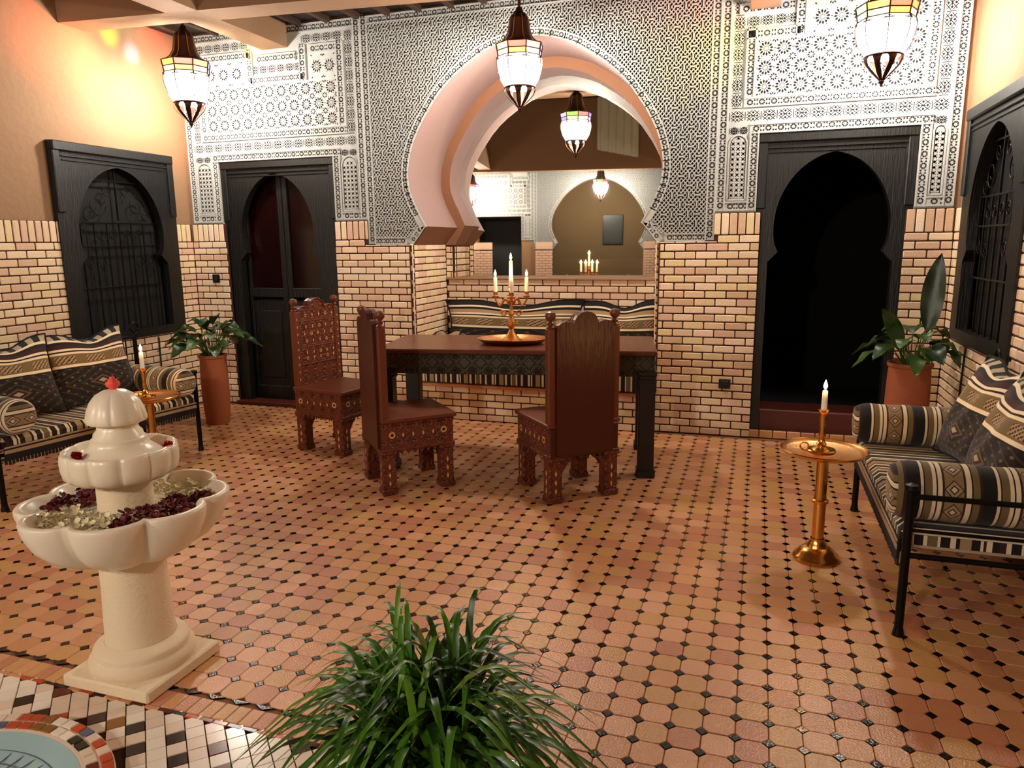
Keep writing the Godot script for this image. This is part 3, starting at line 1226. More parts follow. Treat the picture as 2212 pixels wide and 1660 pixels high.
func build_niche() -> void:
	var n := structure("wall_niche", "arched niche of rose plaster and brick holding mirror and bench", "niche")
	var z1 := -0.677
	var outer := full_arch(0.0, Vector2(0.976, 1.404))
	var inner := full_arch(-0.085, Vector2(0.885, 1.404))
	var foot := inner.size() - 2
	inner[1] = Vector2(-0.785, 1.572)
	inner[foot] = Vector2(0.785, 1.572)
	for pair in [[outer, -0.034, z1, "outer_reveal"], [inner, z1, -1.16, "inner_reveal"]]:
		var o: PackedVector2Array = pair[0]
		var g := Geo.new()
		var rows := []
		for zz in 2:
			var row := []
			for i in range(1, o.size() - 1):
				row.append(Vector3(o[i].x, o[i].y, pair[1] if zz == 0 else pair[2]))
			rows.append(row)
		g.grid(rows, false)
		put(g, M.plaster_rose, pair[3], n)
		var gc := Geo.new() # the sloping corbels under the cusps
		for i in [0, o.size() - 2]:
			var a := Vector3(o[i].x, o[i].y, pair[1])
			var b := Vector3(o[i + 1].x, o[i + 1].y, pair[1])
			var dz := Vector3(0, 0, pair[2] - pair[1])
			gc.quad(a, b, b + dz, a + dz)
		put(gc, M.plaster_ochre, "corbel", n)
	var ring := Geo.new()
	for i in outer.size() - 1:
		ring.quad(Vector3(inner[i].x, inner[i].y, z1), Vector3(inner[i + 1].x, inner[i + 1].y, z1), Vector3(outer[i + 1].x, outer[i + 1].y, z1), Vector3(outer[i].x, outer[i].y, z1))
	for q in ring.n.size():
		ring.n[q] = Vector3(0, 0, 1)
	put(ring, M.plaster_ochre, "arch_ring", n)
	# brick jambs, outer then inner
	bricks(n, Vector3(-0.972, 0, z1), Vector3.BACK, Vector3.RIGHT, -z1, 0.30, 1.406, false, [], 120, 0.02)
	bricks(n, Vector3(0.972, 0, 0), Vector3.FORWARD, Vector3.LEFT, -z1, 0.30, 1.406, false, [], 0, 0.05)
	bricks(n, Vector3(-0.88, 0, -1.15), Vector3.BACK, Vector3.RIGHT, 1.15 + z1, 1.113, 1.406, false, [], 40, 0.01)
	bricks(n, Vector3(0.88, 0, z1), Vector3.FORWARD, Vector3.LEFT, 1.15 + z1, 1.113, 1.406, false, [], 0, 0.01)
	for s in [-1.0, 1.0]: # narrow faces beside the mirror
		bricks(n, Vector3(-0.972 if s < 0 else 0.88, 0, z1 + 0.001), Vector3.RIGHT, Vector3.BACK, 0.092, 1.113, 1.406, false, [], 20, 0.03)
	var b := structure("wall_bench", "brick wall under the mirror behind the niche bench", "brick wall")
	bricks(b, Vector3(-0.972, 0, z1), Vector3.RIGHT, Vector3.BACK, 1.944, 0.49, 1.106, false, [], 300, 0.06, 1e9, [0, 2, 2, 4, 5, 1])
	var led := Geo.new()
	led.box(Vector3(0, 1.109, -0.92), Vector3(1.95, 0.016, 0.53), 0.004)
	put(led, M.plaster, "mirror_ledge", b)
	var bb := structure("wall_seat", "low brick base of the niche bench with tiled edge", "brick wall")
	bricks(bb, Vector3(-0.962, 0, 0.06), Vector3.RIGHT, Vector3.BACK, 1.924, 0.0, 0.28, false, [], 300, 0.04)
	var bt := Geo.new()
	bt.box(Vector3(0, 0.287, -0.30), Vector3(1.93, 0.025, 0.77), 0.005)
	put(bt, M.terracotta2, "tiled_edge", bb)
	# back and sides behind the plaster, so that no light leaks in
	var shell := Geo.new()
	shell.box(Vector3(0, 1.7, -1.30), Vector3(2.5, 3.4, 0.06))
	for s in [-1.0, 1.0]:
		shell.box(Vector3(s * 1.13, 1.7, -0.78), Vector3(0.06, 3.4, 1.0))
	shell.box(Vector3(0, 3.25, -0.78), Vector3(2.3, 0.06, 1.0))
	put(shell, M.plaster, "niche_shell", n)
	# the mirror fills the inner arch; it hangs a little askew
	var m := thing("mirror", "large arched mirror filling the back of the niche", "mirror", Vector3(0, 0, 0))
	var gm := Geo.new()
	var po := PackedVector2Array()
	for p in full_arch(-0.075, Vector2(0.90, 1.404)):
		po.append(p)
	po.append(Vector2(0.90, 1.115))
	po.append(Vector2(-0.90, 1.115))
	gm.prism(po, -0.006, 0.0, true)
	for i in gm.v.size(): # lay the pane in its slightly turned plane
		var q := gm.v[i]
		gm.v[i] = Vector3(q.x, q.y, q.z + MIRROR_Z - 0.09 * q.x - 0.008 * (q.y - 1.9))
		if gm.n[i].z > 0.5:
			gm.n[i] = Vector3(0.09, 0.008, 1).normalized()
	put(gm, M.mirror, "glass", m)


const MIRROR_Z := -0.99


func build_side_walls() -> void:
	for s in [-1.0, 1.0]:
		var x := WX0 if s < 0 else WX1
		var w := structure("wall_left" if s < 0 else "wall_right", ("left" if s < 0 else "right") + " courtyard wall, tan plaster above a brick dado", "wall")
		var g := Geo.new()
		var z0 := 0.196
		var z1 := 1.346
		var yb := 0.70 if s < 0 else 0.80
		var t := 0.25
		for r in [[-0.3, z0, 0.0, 6.0], [z1, 8.8, 0.0, 6.0], [z0, z1, 0.0, yb], [z0, z1, 2.15, 6.0]]:
			g.box(Vector3(x + s * (t * 0.5 + 0.03), (r[2] + r[3]) * 0.5, (r[0] + r[1]) * 0.5), Vector3(t, r[3] - r[2], r[1] - r[0]))
		put(g, M.plaster, "plaster", w)
		var hole := Rect2(0.225, yb + 0.02, 1.08, 2.0)
		if s < 0: # runs towards the camera along +z; seen from inside the left wall, +z is to the left
			bricks(w, Vector3(x, 0, 3.6), Vector3.FORWARD, Vector3.RIGHT, 3.6, 0.0, 1.606, true, [Rect2(3.6 - 0.225 - 1.08, yb + 0.02, 1.08, 2.0)], 300, 0.0, 1e9, [0, 1, 3, 0, 1, 2], 1.25)
		else:
			bricks(w, Vector3(x, 0, 0), Vector3.BACK, Vector3.LEFT, 3.0, 0.0, 1.606, true, [hole], 300, 0.03, 1.9, [0, 1, 3, 0, 1, 2])


func build_ceiling() -> void:
	var c := structure("ceiling", "dark wooden gallery ceiling with joists above the stucco wall", "ceiling")
	var g := Geo.new()
	g.box(Vector3(-0.134, 3.225, 0.5), Vector3(6.4, 0.08, 1.08))
	g.box(Vector3(-0.134, 3.225, 8.05), Vector3(6.4, 0.08, 0.96))
	put(g, M.ceiling_wood, "boards", c)
	var top := Geo.new()
	top.box(Vector3(-0.134, 6.05, 4.2), Vector3(6.6, 0.1, 9.4))
	put(top, M.plaster, "roof", c)
	var j := Geo.new()
	j.box(Vector3(0, 0, 0), Vector3(0.05, 0.055, 0.96), 0.006)
	var jm := j.mesh()
	var x := WX0 + 0.16
	while x < WX1:
		put(jm, M.joist_wood, "joist", c, Vector3(x, 3.172, 0.47))
		x += 0.265
	# plaster beams: one across the gallery, two running out from the wall over the corner lanterns
	var bx := structure("beam", "tall plaster beam crossing above the gallery edge", "beam")
	var gb := Geo.new()
	gb.box(Vector3(0, 3.70, 0), Vector3(6.3, 1.40, 0.235))
	var o := put(gb, M.plaster, "beam_body", bx)
	o.position = Vector3(-0.134, 0, 0.70)
	o.rotation.y = 0.10
	for s in [[-2.165, 0.25, 3.0], [1.648, 0.19, 2.92]]:
		var bz := structure("beam", "plaster beam meeting the stucco wall above the %s" % ("black double door" if s[0] < 0 else "dark doorway"), "beam")
		var gz := Geo.new()
		gz.box(Vector3(0, 0.2, 3.8), Vector3(s[1], 0.40, 7.66), 0.004)
		put(gz, M.plaster, "beam_body", bz, Vector3(s[0], s[2], 0))


func build_front_wall() -> void: # the gallery behind the camera, seen in the mirror
	var w := structure("wall_front", "matching stucco wall across the courtyard, seen in the mirror", "wall")
	var src := get_node("wall_back")
	for ch in src.get_children():
		var q: MeshInstance3D = ch.duplicate()
		w.add_child(q)
	w.transform = Transform3D(Basis(Vector3.UP, PI), Vector3(0.09, 0, 8.5))
	var g := Geo.new() # brick dado of the far wall as one field, and the rooms behind its openings
	for r in [[-3.2, -2.2, 1.606], [-1.25, -0.88, 1.606], [1.06, 1.77, 1.606], [2.905, 3.1, 1.606]]:
		var y := 0.0
		while y < 1.40:
			var x: float = r[0] - (0.07 if int(y / 0.056) % 2 else 0.0)
			while x < r[1]:
				var a := maxf(x, r[0])
				var b := minf(x + 0.139, r[1])
				if b - a > 0.02:
					g.box(Vector3((a + b) * 0.5, y + 0.028, 8.497), Vector3(b - a, 0.048, 0.02))
				x += 0.147
			y += 0.056
		g.box(Vector3((r[0] + r[1]) * 0.5, 1.5, 8.497), Vector3(r[1] - r[0], 0.15, 0.02))
	stuff(put(g, M.brick2, "bricks", w))
	w.get_node("bricks").transform = w.transform.affine_inverse()
	var room := Geo.new()
	room.box(Vector3(0.09, 1.6, 9.7), Vector3(2.6, 3.4, 0.06))
	for s in [-1.0, 1.0]:
		room.box(Vector3(0.09 + s * 1.05, 1.6, 9.2), Vector3(0.06, 3.4, 1.0))
	room.box(Vector3(0.09, 3.0, 9.2), Vector3(2.3, 0.06, 1.0))
	room.box(Vector3(0.09, 0.6, 9.2), Vector3(2.3, 1.2, 0.9))
	var rm := put(room, M.dark_olive, "far_niche", w)
	rm.transform = w.transform.affine_inverse()
	var dk := Geo.new()
	for x in [2.325, -2.05]:
		dk.box(Vector3(x, 1.2, 9.6), Vector3(1.5, 3.0, 0.05))
		for s in [-1.0, 1.0]:
			dk.box(Vector3(x + s * 0.72, 1.2, 9.2), Vector3(0.05, 3.0, 0.8))
		dk.box(Vector3(x, 2.6, 9.2), Vector3(1.5, 0.05, 0.8))
	var dm := put(dk, M.door_dark, "far_doorways", w)
	dm.transform = w.transform.affine_inverse()
	# balcony parapet above the far gallery with a curtain let down over it
	var p := structure("beam", "tall balcony parapet across the courtyard, seen in the mirror", "beam")
	var gp := Geo.new()
	gp.box(Vector3(-0.134, 3.63, 7.55), Vector3(6.3, 1.35, 0.2))
	put(gp, M.plaster, "beam_body", p)
	var cu := Geo.new()
	var rows := []
	for i in 2:
		var row := []
		for k in 41:
			var u := k / 40.0
			row.append(Vector3(0.08 + u * 0.80, 4.30 - i * (0.98 + 0.16 * u), 7.40 - 0.03 * sin(u * 34.0)))
		rows.append(row)
	cu.grid(rows, false)
	tag(put(cu, M.curtain_cloth, "curtain", self), "pale pleated curtain hanging from the balcony seen in the mirror", "curtain")
	var pc := Geo.new()
	pc.box(Vector3(0, 0, 0), Vector3(0.46, 0.66, 0.03), 0.006)
	var pic := thing("wall_picture", "dark framed picture in the arch reflected by the mirror", "picture", Vector3(0.40, 1.86, 9.64))
	put(pc, M.plastic_black, "frame", pic)
	var pf := Geo.new()
	pf.box(Vector3(0, 0, -0.016), Vector3(0.38, 0.58, 0.01))
	put(pf, M.picture, "picture_sheet", pic)


# ---------------------------------------------------------------- doors and windows

func horseshoe(cx: float, cy: float, r: float, rise: float, foot_y: float, foot_x: float) -> PackedVector2Array: # slightly pointed horseshoe outline from the left foot to the right foot
	var p := PackedVector2Array()
	p.append(Vector2(cx - foot_x, foot_y))
	p.append(Vector2(cx - foot_x, cy - 0.235))
	p.append(Vector2(cx - r * 0.90, cy - 0.165))
	var big := (r * r + rise * rise) / (2.0 * r)
	for i in range(-3, 25):
		var t := i / 24.0 # 0 at the left flank, 1 at the point
		var q: Vector2
		if t < 0:
			q = Vector2(-r * (1.0 - t * t * 2.2), t * 0.9)
		else:
			var a := t * PI * 0.5
			var e := Vector2(-r * cos(a), rise * sin(a))
			var b := t * asin(rise / big)
			var g := Vector2(big - r - big * cos(b), big * sin(b))
			q = e.lerp(g, 0.45)
		p.append(Vector2(cx, cy) + q)
	var n := p.size()
	for i in range(n - 2, -1, -1):
		p.append(Vector2(2.0 * cx - p[i].x, p[i].y))
	return p


func frame_with_arch(x0: float, x1: float, y0: float, y1: float, arch: PackedVector2Array, z0: float, z1: float) -> Geo: # a board with an arched opening that reaches its lower edge
	var g := Geo.new()
	var top := 0
	for i in arch.size():
		if arch[i].y > arch[top].y:
			top = i
	var l := PackedVector2Array([Vector2(x0, y0)])
	for i in top + 1:
		l.append(arch[i])
	l.append_array([Vector2(arch[top].x, y1), Vector2(x0, y1)])
	var r := PackedVector2Array([Vector2(arch[top].x, y1)])
	for i in range(top, arch.size()):
		r.append(arch[i])
	r.append_array([Vector2(x1, y0), Vector2(x1, y1)])
	g.prism(l, z0, z1)
	g.prism(r, z0, z1)
	return g


func build_doors_and_windows() -> void:
	# left: double door with glazed leaves in an arched frame
	var d := structure("door_1", "black wooden double door with dark red panes in a horseshoe frame", "door")
	var a := horseshoe(-2.285, 1.52, 0.365, 0.505, 0.0, 0.40)
	put(frame_with_arch(-2.815, -1.676, 0.0, 2.132, a, -0.13, -0.055), M.door_black, "door_frame", d)
	var mo := Geo.new()
	mo.box(Vector3(-2.245, 2.10, -0.045), Vector3(1.139, 0.066, 0.034), 0.008)
	mo.box(Vector3(-2.245, 2.035, -0.050), Vector3(1.02, 0.014, 0.018), 0.004)
	mo.box(Vector3(-2.245, 2.005, -0.052), Vector3(0.98, 0.010, 0.012), 0.003)
	for x in [-2.785, -1.705]:
		mo.box(Vector3(x, 1.85, -0.047), Vector3(0.06, 0.44, 0.022), 0.006)
	put(mo, M.door_black, "door_moulding", d)
	for s in [-1.0, 1.0]:
		var cx: float = -2.285 + s * 0.215
		var leaf := Geo.new()
		leaf.box(Vector3(-2.285 + s * 0.028, 1.05, -0.175), Vector3(0.052, 2.06, 0.045), 0.006)
		leaf.box(Vector3(-2.285 + s * 0.40, 1.05, -0.175), Vector3(0.05, 2.06, 0.04), 0.004)
		leaf.box(Vector3(cx, 1.0, -0.172), Vector3(0.40, 0.085, 0.04), 0.006)
		leaf.box(Vector3(cx, 0.08, -0.172), Vector3(0.40, 0.14, 0.04), 0.006)
		leaf.box(Vector3(cx, 0.53, -0.185), Vector3(0.36, 0.80, 0.02))
		leaf.box(Vector3(cx, 0.53, -0.172), Vector3(0.24, 0.62, 0.02), 0.008)
		put(leaf, M.door_black, "door_leaf", d)
		var pane := Geo.new()
		pane.box(Vector3(cx, 1.56, -0.183), Vector3(0.36, 1.06, 0.008))
		put(pane, M.red_glass, "pane", d)
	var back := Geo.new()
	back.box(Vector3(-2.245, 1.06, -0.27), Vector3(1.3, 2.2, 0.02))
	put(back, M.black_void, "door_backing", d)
	var th := Geo.new()
	th.box(Vector3(-2.245, 0.012, -0.06), Vector3(1.1, 0.03, 0.16), 0.004)
	put(th, M.sill_red, "threshold", d)
	# right: open arched doorway into an unlit room
	var e := structure("door_2", "open horseshoe doorway in a black wooden frame into a dark room", "doorway")
	a = horseshoe(2.137, 1.50, 0.367, 0.496, 0.0, 0.395)
	put(frame_with_arch(1.648, 2.629, 0.0, 2.132, a, -0.16, -0.055), M.door_black, "door_frame", e)
	var me := Geo.new()
	me.box(Vector3(2.1385, 2.10, -0.045), Vector3(0.981, 0.066, 0.034), 0.008)
	me.box(Vector3(2.1385, 2.035, -0.050), Vector3(0.88, 0.014, 0.018), 0.004)
	me.box(Vector3(2.1385, 2.005, -0.052), Vector3(0.84, 0.010, 0.012), 0.003)
	for x in [1.678, 2.60]:
		me.box(Vector3(x, 1.85, -0.047), Vector3(0.06, 0.44, 0.022), 0.006)
	put(me, M.door_black, "door_moulding", e)
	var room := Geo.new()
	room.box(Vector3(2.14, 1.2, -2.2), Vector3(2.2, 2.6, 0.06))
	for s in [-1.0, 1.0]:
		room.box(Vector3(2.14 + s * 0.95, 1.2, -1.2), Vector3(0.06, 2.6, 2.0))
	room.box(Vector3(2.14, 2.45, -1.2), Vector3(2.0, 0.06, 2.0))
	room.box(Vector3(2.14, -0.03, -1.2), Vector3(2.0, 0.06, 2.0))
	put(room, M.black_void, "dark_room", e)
	var st := Geo.new()
	st.box(Vector3(2.14, 0.10, -0.24), Vector3(0.94, 0.20, 0.30), 0.008)
	put(st, M.sill_red, "threshold_step", e)
	var bt := Geo.new()
	bt.box(Vector3.ZERO, Vector3(0.09, 0.055, 0.022), 0.004)
	var btm := bt.mesh()
	for i in 10:
		put(btm, M["terracotta%d" % (i * 3 % 5)], "threshold_tile", e, Vector3(1.70 + i * 0.095, 0.0285, -0.03))
	# windows in the side walls, the same black frame with an iron grille
	for s in [-1.0, 1.0]:
		var left: bool = s < 0
		var w := structure("window_1" if left else "window_2", ("left" if left else "right") + " arched window in a black wooden frame behind a curly iron grille", "window")
		var yb := 0.685 if left else 0.80
		var h := 2.172 - yb
		# built facing +z with local x from -0.575 to 0.575, then turned into the wall
		var ar := horseshoe(0.0, 1.51 - yb, 0.412, 0.515, 0.07, 0.435)
		var g := frame_with_arch(-0.575, 0.575, 0.07, h, ar, -0.06, 0.012)
		g.box(Vector3(0, 0.035, -0.024), Vector3(1.15, 0.07, 0.072))
		put(g, M.door_black, "window_frame", w)
		var mw := Geo.new()
		mw.box(Vector3(0, h - 0.035, 0.022), Vector3(1.15, 0.07, 0.03), 0.008)
		mw.box(Vector3(0, h - 0.10, 0.016), Vector3(1.03, 0.014, 0.018), 0.004)
		mw.box(Vector3(0, h - 0.13, 0.014), Vector3(0.99, 0.010, 0.012), 0.003)
		for x in [-0.545, 0.545]:
			mw.box(Vector3(x, h - 0.285, 0.018), Vector3(0.06, 0.44, 0.022), 0.006)
		put(mw, M.door_black, "window_moulding", w)
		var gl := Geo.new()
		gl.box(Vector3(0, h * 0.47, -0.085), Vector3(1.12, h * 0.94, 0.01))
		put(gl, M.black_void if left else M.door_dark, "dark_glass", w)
		var gr := Geo.new()
		for y in [0.42, 0.74, 0.92, 1.24]:
			var half := 0.40 if y < 1.1 else 0.27
			gr.box(Vector3(0, y * h / 1.49, -0.035), Vector3(half * 2, 0.011, 0.011), 0.002)
		for i in 7:
			var x := -0.36 + i * 0.12
			gr.box(Vector3(x, 0.46 * h / 1.49, -0.035), Vector3(0.010, 0.92 * h / 1.49, 0.010), 0.002)
		gr.box(Vector3(0, 1.15 * h / 1.49, -0.035), Vector3(0.012, 0.42, 0.012), 0.002)
		put(gr, M.iron, "iron_bars", w)
		for q in [-1.0, 1.0]: # scrolls
			for k in [[0.19, 1.05, 0.085], [0.09, 1.17, 0.05], [0.28, 0.98, 0.05], [0.18, 0.83, 0.045], [0.07, 0.83, 0.04], [0.30, 0.62, 0.05], [0.18, 0.60, 0.05]]:
				var pts := []
				for i in 22:
					var t := i / 21.0
					var aa := t * TAU * 1.4 + (0.0 if q > 0 else PI)
					var rr: float = k[2] * (1.0 - 0.75 * t)
					pts.append(Vector3(q * k[0] + cos(aa) * rr * q, k[1] * h / 1.49 + sin(aa) * rr, -0.034))
				var sc := Geo.new()
				sc.tube(pts, 0.0042, 0.003, 5)
				put(sc, M.iron, "iron_scroll", w)
		w.position = Vector3(WX0 if left else WX1, yb, 0.771)
		w.rotation.y = PI / 2 if left else -PI / 2


func build_pool() -> void: # corner of the mosaic surround of a round basin
	var f := structure("floor", "white mosaic floor of diamond tiles around the round basin", "floor")
	var g := Geo.new()
	g.box(Vector3(-0.4, -0.056, 4.55), Vector3(3.24, 0.1, 1.36))
	put(g, M.grout, "mortar_bed", f)
	var one := Geo.new()
	var s := 0.075
	var r := s * 0.5 - 0.0012
	var p := [Vector3(r, 0, 0), Vector3(0, 0, -r), Vector3(-r, 0, 0), Vector3(0, 0, r)]
	var a := []
	for q in p:
		a.append(q * 0.95)
	one.poly(a)
	for i in 4:
		one.quad(p[i] - Vector3(0, 0.004, 0), p[(i + 1) % 4] - Vector3(0, 0.004, 0), a[(i + 1) % 4], a[i])
	var m := one.mesh()
	# the darker pieces seen in the photograph sit in rows of the diamond grid
	var dark := {}
	var cells := []
	for i in range(-44, 42):
		for j in 30:
			var x := -0.174 + i * s * 0.5
			var z := 3.889 + j * s * 0.5
			if (i + j) % 2 != 0 or x < -1.95 or x > 1.18 or z > 5.15:
				continue
			if Vector2(x + 0.22, z - 4.50).length() < 0.50:
				continue
			cells.append([Vector2(x + 0.1, z - 4.05).length(), x, z, i, j])
	cells.sort_custom(func(u, v): return u[0] < v[0])
	var given := [[-0.47, 3.969, "mosaic_brown"], [-0.351, 4.005, "mosaic_brown"], [-0.174, 3.964, "mosaic_brown"], [-0.029, 3.959, "mosaic_brown"], [0.12, 3.954, "mosaic_brown"], [0.048, 4.027, "mosaic_brown"], [0.196, 4.026, "mosaic_brown"], [0.265, 3.952, "mosaic_red"], [-0.211, 4.001, "mosaic_red"], [-0.098, 3.962, "mosaic_ochre"], [-0.29, 3.99, "mosaic_orange"], [-0.26, 4.03, "mosaic_red"], [-0.02, 4.09, "mosaic_green"], [0.34, 4.03, "mosaic_red"]]
	var k := 0
	var rest := Geo.new()
	for c in cells:
		var mm: Material = M.mosaic_white if rng.randf() < 0.6 else M.mosaic_cream
		var special := false
		for q in given:
			if Vector2(c[1] - q[0], c[2] - q[1]).length() < 0.024:
				mm = M[q[2]]
				special = true
		if not special and c[4] % 2 == 0 and posmod(int(c[3] / 2.0) + c[4], 3) == 0 and rng.randf() < 0.22:
			mm = pick([M.mosaic_brown, M.mosaic_brown, M.mosaic_brown, M.mosaic_green, M.mosaic_ochre, M.mosaic_red])
			special = true
		if k < 290:
			k += 1
			put(m, mm, "mosaic_tile", f, Vector3(c[1], rng.randf_range(-0.0006, 0.0006), c[2]))
		elif special:
			put(m, mm, "mosaic_tile_dark", f, Vector3(c[1], 0, c[2]))
		else:
			rest.xf = Transform3D(Basis.IDENTITY, Vector3(c[1], 0, c[2]))
			rest.poly(a)
	stuff(put(rest, M.mosaic_white, "mosaic_tiles", f))
	# the round basin with its mosaic rim
	var b := thing("basin", "round mosaic basin with coloured rim sunk in the white mosaic floor", "basin", Vector3(-0.22, 0, 4.50))
	var bowl := Geo.new()
	bowl.lathe([Vector2(0.475, -0.005), Vector2(0.475, 0.028), Vector2(0.47, 0.032), Vector2(0.40, 0.032), Vector2(0.39, 0.026)], 72)
	put(bowl, M.mosaic_cream, "rim", b)
	var inner := Geo.new()
	inner.lathe([Vector2(0.395, 0.030), Vector2(0.36, 0.012), Vector2(0.30, 0.002), Vector2(0.001, 0.0006)], 72)
	put(inner, M.pool_blue, "bowl", b)
	var tile := Geo.new()
	tile.box(Vector3.ZERO, Vector3(0.036, 0.010, 0.030), 0.002)
	var tm := tile.mesh()
	for ring in 2:
		var rr: float = [0.456, 0.420][ring]
		var nn: int = [72, 66][ring]
		for i in nn:
			var an := TAU * i / nn + ring * 0.04
			var o := put(tm, M[pick(["mosaic_orange", "mosaic_cream", "mosaic_cream", "mosaic_ochre", "mosaic_red", "mosaic_blue", "mosaic_green", "mosaic_white", "mosaic_orange"])], "rim_tile", b, Vector3(cos(an) * rr, 0.031, sin(an) * rr))
			o.rotation.y = -an + PI / 2
	var grid := Geo.new() # thin joints of the pale blue lining
	for ring in 6:
		var rr := 0.09 + ring * 0.05
		grid.lathe([Vector2(rr + 0.003, 0.0047 + ring * 0.0012), Vector2(rr, 0.0045 + ring * 0.0012)], 60)
	for i in 48:
		var an := TAU * i / 48.0
		grid.xf = Transform3D(Basis(Vector3.UP, -an), Vector3.ZERO)
		grid.box(Vector3(0.23, 0.007, 0), Vector3(0.30, 0.002, 0.0025))
	stuff(put(grid, M.mosaic_blue, "lining_joints", b))


# ---------------------------------------------------------------- lanterns

func ring_point(r: float, y: float, i: int) -> Vector3:
	var a := TAU * i / 8.0 + PI / 8.0
	return Vector3(cos(a) * r, y, sin(a) * r)


func make_lantern(label: String, at: Vector3, rod: float, turn: float, energy: float) -> Node3D:
	var l := thing("lantern", label, "lantern", at, turn, "")
	# 0 is the foot of the neck, the glass hangs below it
	var neck := Geo.new()
	neck.lathe([Vector2(0.135, -0.004), Vector2(0.140, 0.004), Vector2(0.105, 0.028), Vector2(0.082, 0.07), Vector2(0.072, 0.12), Vector2(0.066, 0.165), Vector2(0.050, 0.195), Vector2(0.026, 0.215), Vector2(0.020, 0.24)], 8, 20.0)
	put(neck, M.bronze, "neck", l)
	var ribs := Geo.new()
	for i in 8:
		ribs.tube([ring_point(0.140, 0.006, i), ring_point(0.107, 0.030, i), ring_point(0.084, 0.07, i), ring_point(0.074, 0.12, i), ring_point(0.068, 0.165, i), ring_point(0.052, 0.195, i)], 0.0035, 0.003, 5)
	put(ribs, M.brass_old, "neck_ribs", l)
	var pole := Geo.new()
	pole.lathe([Vector2(0.010, 0.23), Vector2(0.010, rod)], 10)
	pole.lathe([Vector2(0.05, rod - 0.02), Vector2(0.03, rod), ], 16)
	put(pole, M.bronze, "rod", l)
	var bars := Geo.new()
	var prof := [[0.166, 0.0], [0.158, -0.042], [0.152, -0.078], [0.160, -0.098]]
	for i in 8:
		for q in 3:
			bars.tube([ring_point(prof[q][0], prof[q][1], i), ring_point(prof[q + 1][0], prof[q + 1][1], i)], 0.0045, -1.0, 5)
		for q in 4:
			bars.tube([ring_point(prof[q][0], prof[q][1], i), ring_point(prof[q][0], prof[q][1], i + 1)], 0.0038, -1.0, 5)
		for z in [-1.0, 1.0]: # forked tips below the band
			var e := ring_point(0.162, -0.095, i)
			var f := e.lerp(ring_point(0.162, -0.095, i + int(z)), 0.16)
			bars.tube([e + Vector3(0, 0.008, 0), f, f + Vector3(0, -0.05, 0) - f * Vector3(0.02, 0, 0.02)], 0.003, 0.001, 4)
		bars.tube([ring_point(0.162, -0.095, i), ring_point(0.160, -0.15, i), ring_point(0.140, -0.218, i), ring_point(0.108, -0.268, i)], 0.003, 0.0022, 4)
	put(bars, M.bronze, "frame", l)
	for i in 8:
		for q in 2:
			var g := Geo.new()
			var o := Vector3(cos(TAU * (i + 0.5) / 8 + PI / 8), 0, sin(TAU * (i + 0.5) / 8 + PI / 8)) * 0.003
			var a := ring_point(prof[q][0] - 0.003, prof[q][1] - 0.002, i)
			var b := ring_point(prof[q][0] - 0.003, prof[q][1] - 0.002, i + 1)
			var c := ring_point(prof[q + 1][0] - 0.003, prof[q + 1][1] + 0.002, i + 1)
			var d := ring_point(prof[q + 1][0] - 0.003, prof[q + 1][1] + 0.002, i)
			g.quad(a, b, c, d)
			g.quad(d - o, c - o, b - o, a - o)
			put(g, M["pane%d" % ((i * 5 + 2) % 8)] if q == 0 else M["pale_pane%d" % (i % 3)] if i % 3 != 1 else M["pane%d" % ((i * 3 + 1) % 8)], "coloured_pane", l)
	var globe := Geo.new()
	globe.lathe([Vector2(0.02, -0.298), Vector2(0.070, -0.290), Vector2(0.105, -0.268), Vector2(0.132, -0.225), Vector2(0.150, -0.17), Vector2(0.157, -0.13), Vector2(0.154, -0.092), Vector2(0.10, -0.085)], 24, 60.0)
	put(globe, M.lantern_glow, "glass_globe", l)
	var cage := Geo.new()
	for i in 8:
		var an := TAU * i / 8.0
		var rows := []
		for k in 6:
			var t := k / 5.0
			var rr: float = [0.098, 0.106, 0.092, 0.062, 0.034, 0.012][k]
			var yy: float = [-0.276, -0.298, -0.328, -0.360, -0.386, -0.408][k]
			var hw: float = [0.030, 0.021, 0.015, 0.015, 0.012, 0.006][k]
			var e := Vector3(cos(an), 0, sin(an))
			var f := Vector3(-sin(an), 0, cos(an))
			rows.append([e * rr + Vector3(0, yy, 0) + f * hw, e * (rr + 0.004) + Vector3(0, yy, 0), e * rr + Vector3(0, yy, 0) - f * hw])
		cage.grid(rows, false)
	cage.lathe([Vector2(0.0, -0.450), Vector2(0.005, -0.436), Vector2(0.016, -0.414), Vector2(0.012, -0.398)], 10)
	cage.lathe([Vector2(0.104, -0.282), Vector2(0.109, -0.275), Vector2(0.104, -0.268)], 16)
	put(cage, M.bronze, "bottom_cage", l)
	var b := OmniLight3D.new()
	b.name = "bulb_light"
	b.light_color = Color(1.0, 0.955, 0.90)
	b.light_energy = energy
	b.light_size = 0.07
	b.omni_range = 14.0
	b.omni_attenuation = 2.0
	b.shadow_enabled = true
	l.add_child(b)
	b.position = Vector3(0, -0.18, 0)
	return l


func pane_beam(l: Node3D, towards: Vector3, col: Color, energy: float, cone := 16.0) -> void: # light thrown by one coloured pane
	var s := SpotLight3D.new()
	s.name = numbered(l, "pane_light")
	s.light_color = col
	s.light_energy = energy
	s.light_size = 0.02
	s.spot_angle = cone
	s.spot_angle_attenuation = 1.0
	s.spot_range = 12.0
	s.shadow_enabled = true
	l.add_child(s)
	var d := towards.normalized()
	var at := l.position + Vector3(d.x, 0, d.z).normalized() * 0.178 + Vector3(0, -0.03, 0)
	s.transform = l.transform.affine_inverse() * Transform3D(Basis.looking_at(d, Vector3.UP if absf(d.y) < 0.95 else Vector3.RIGHT), at)


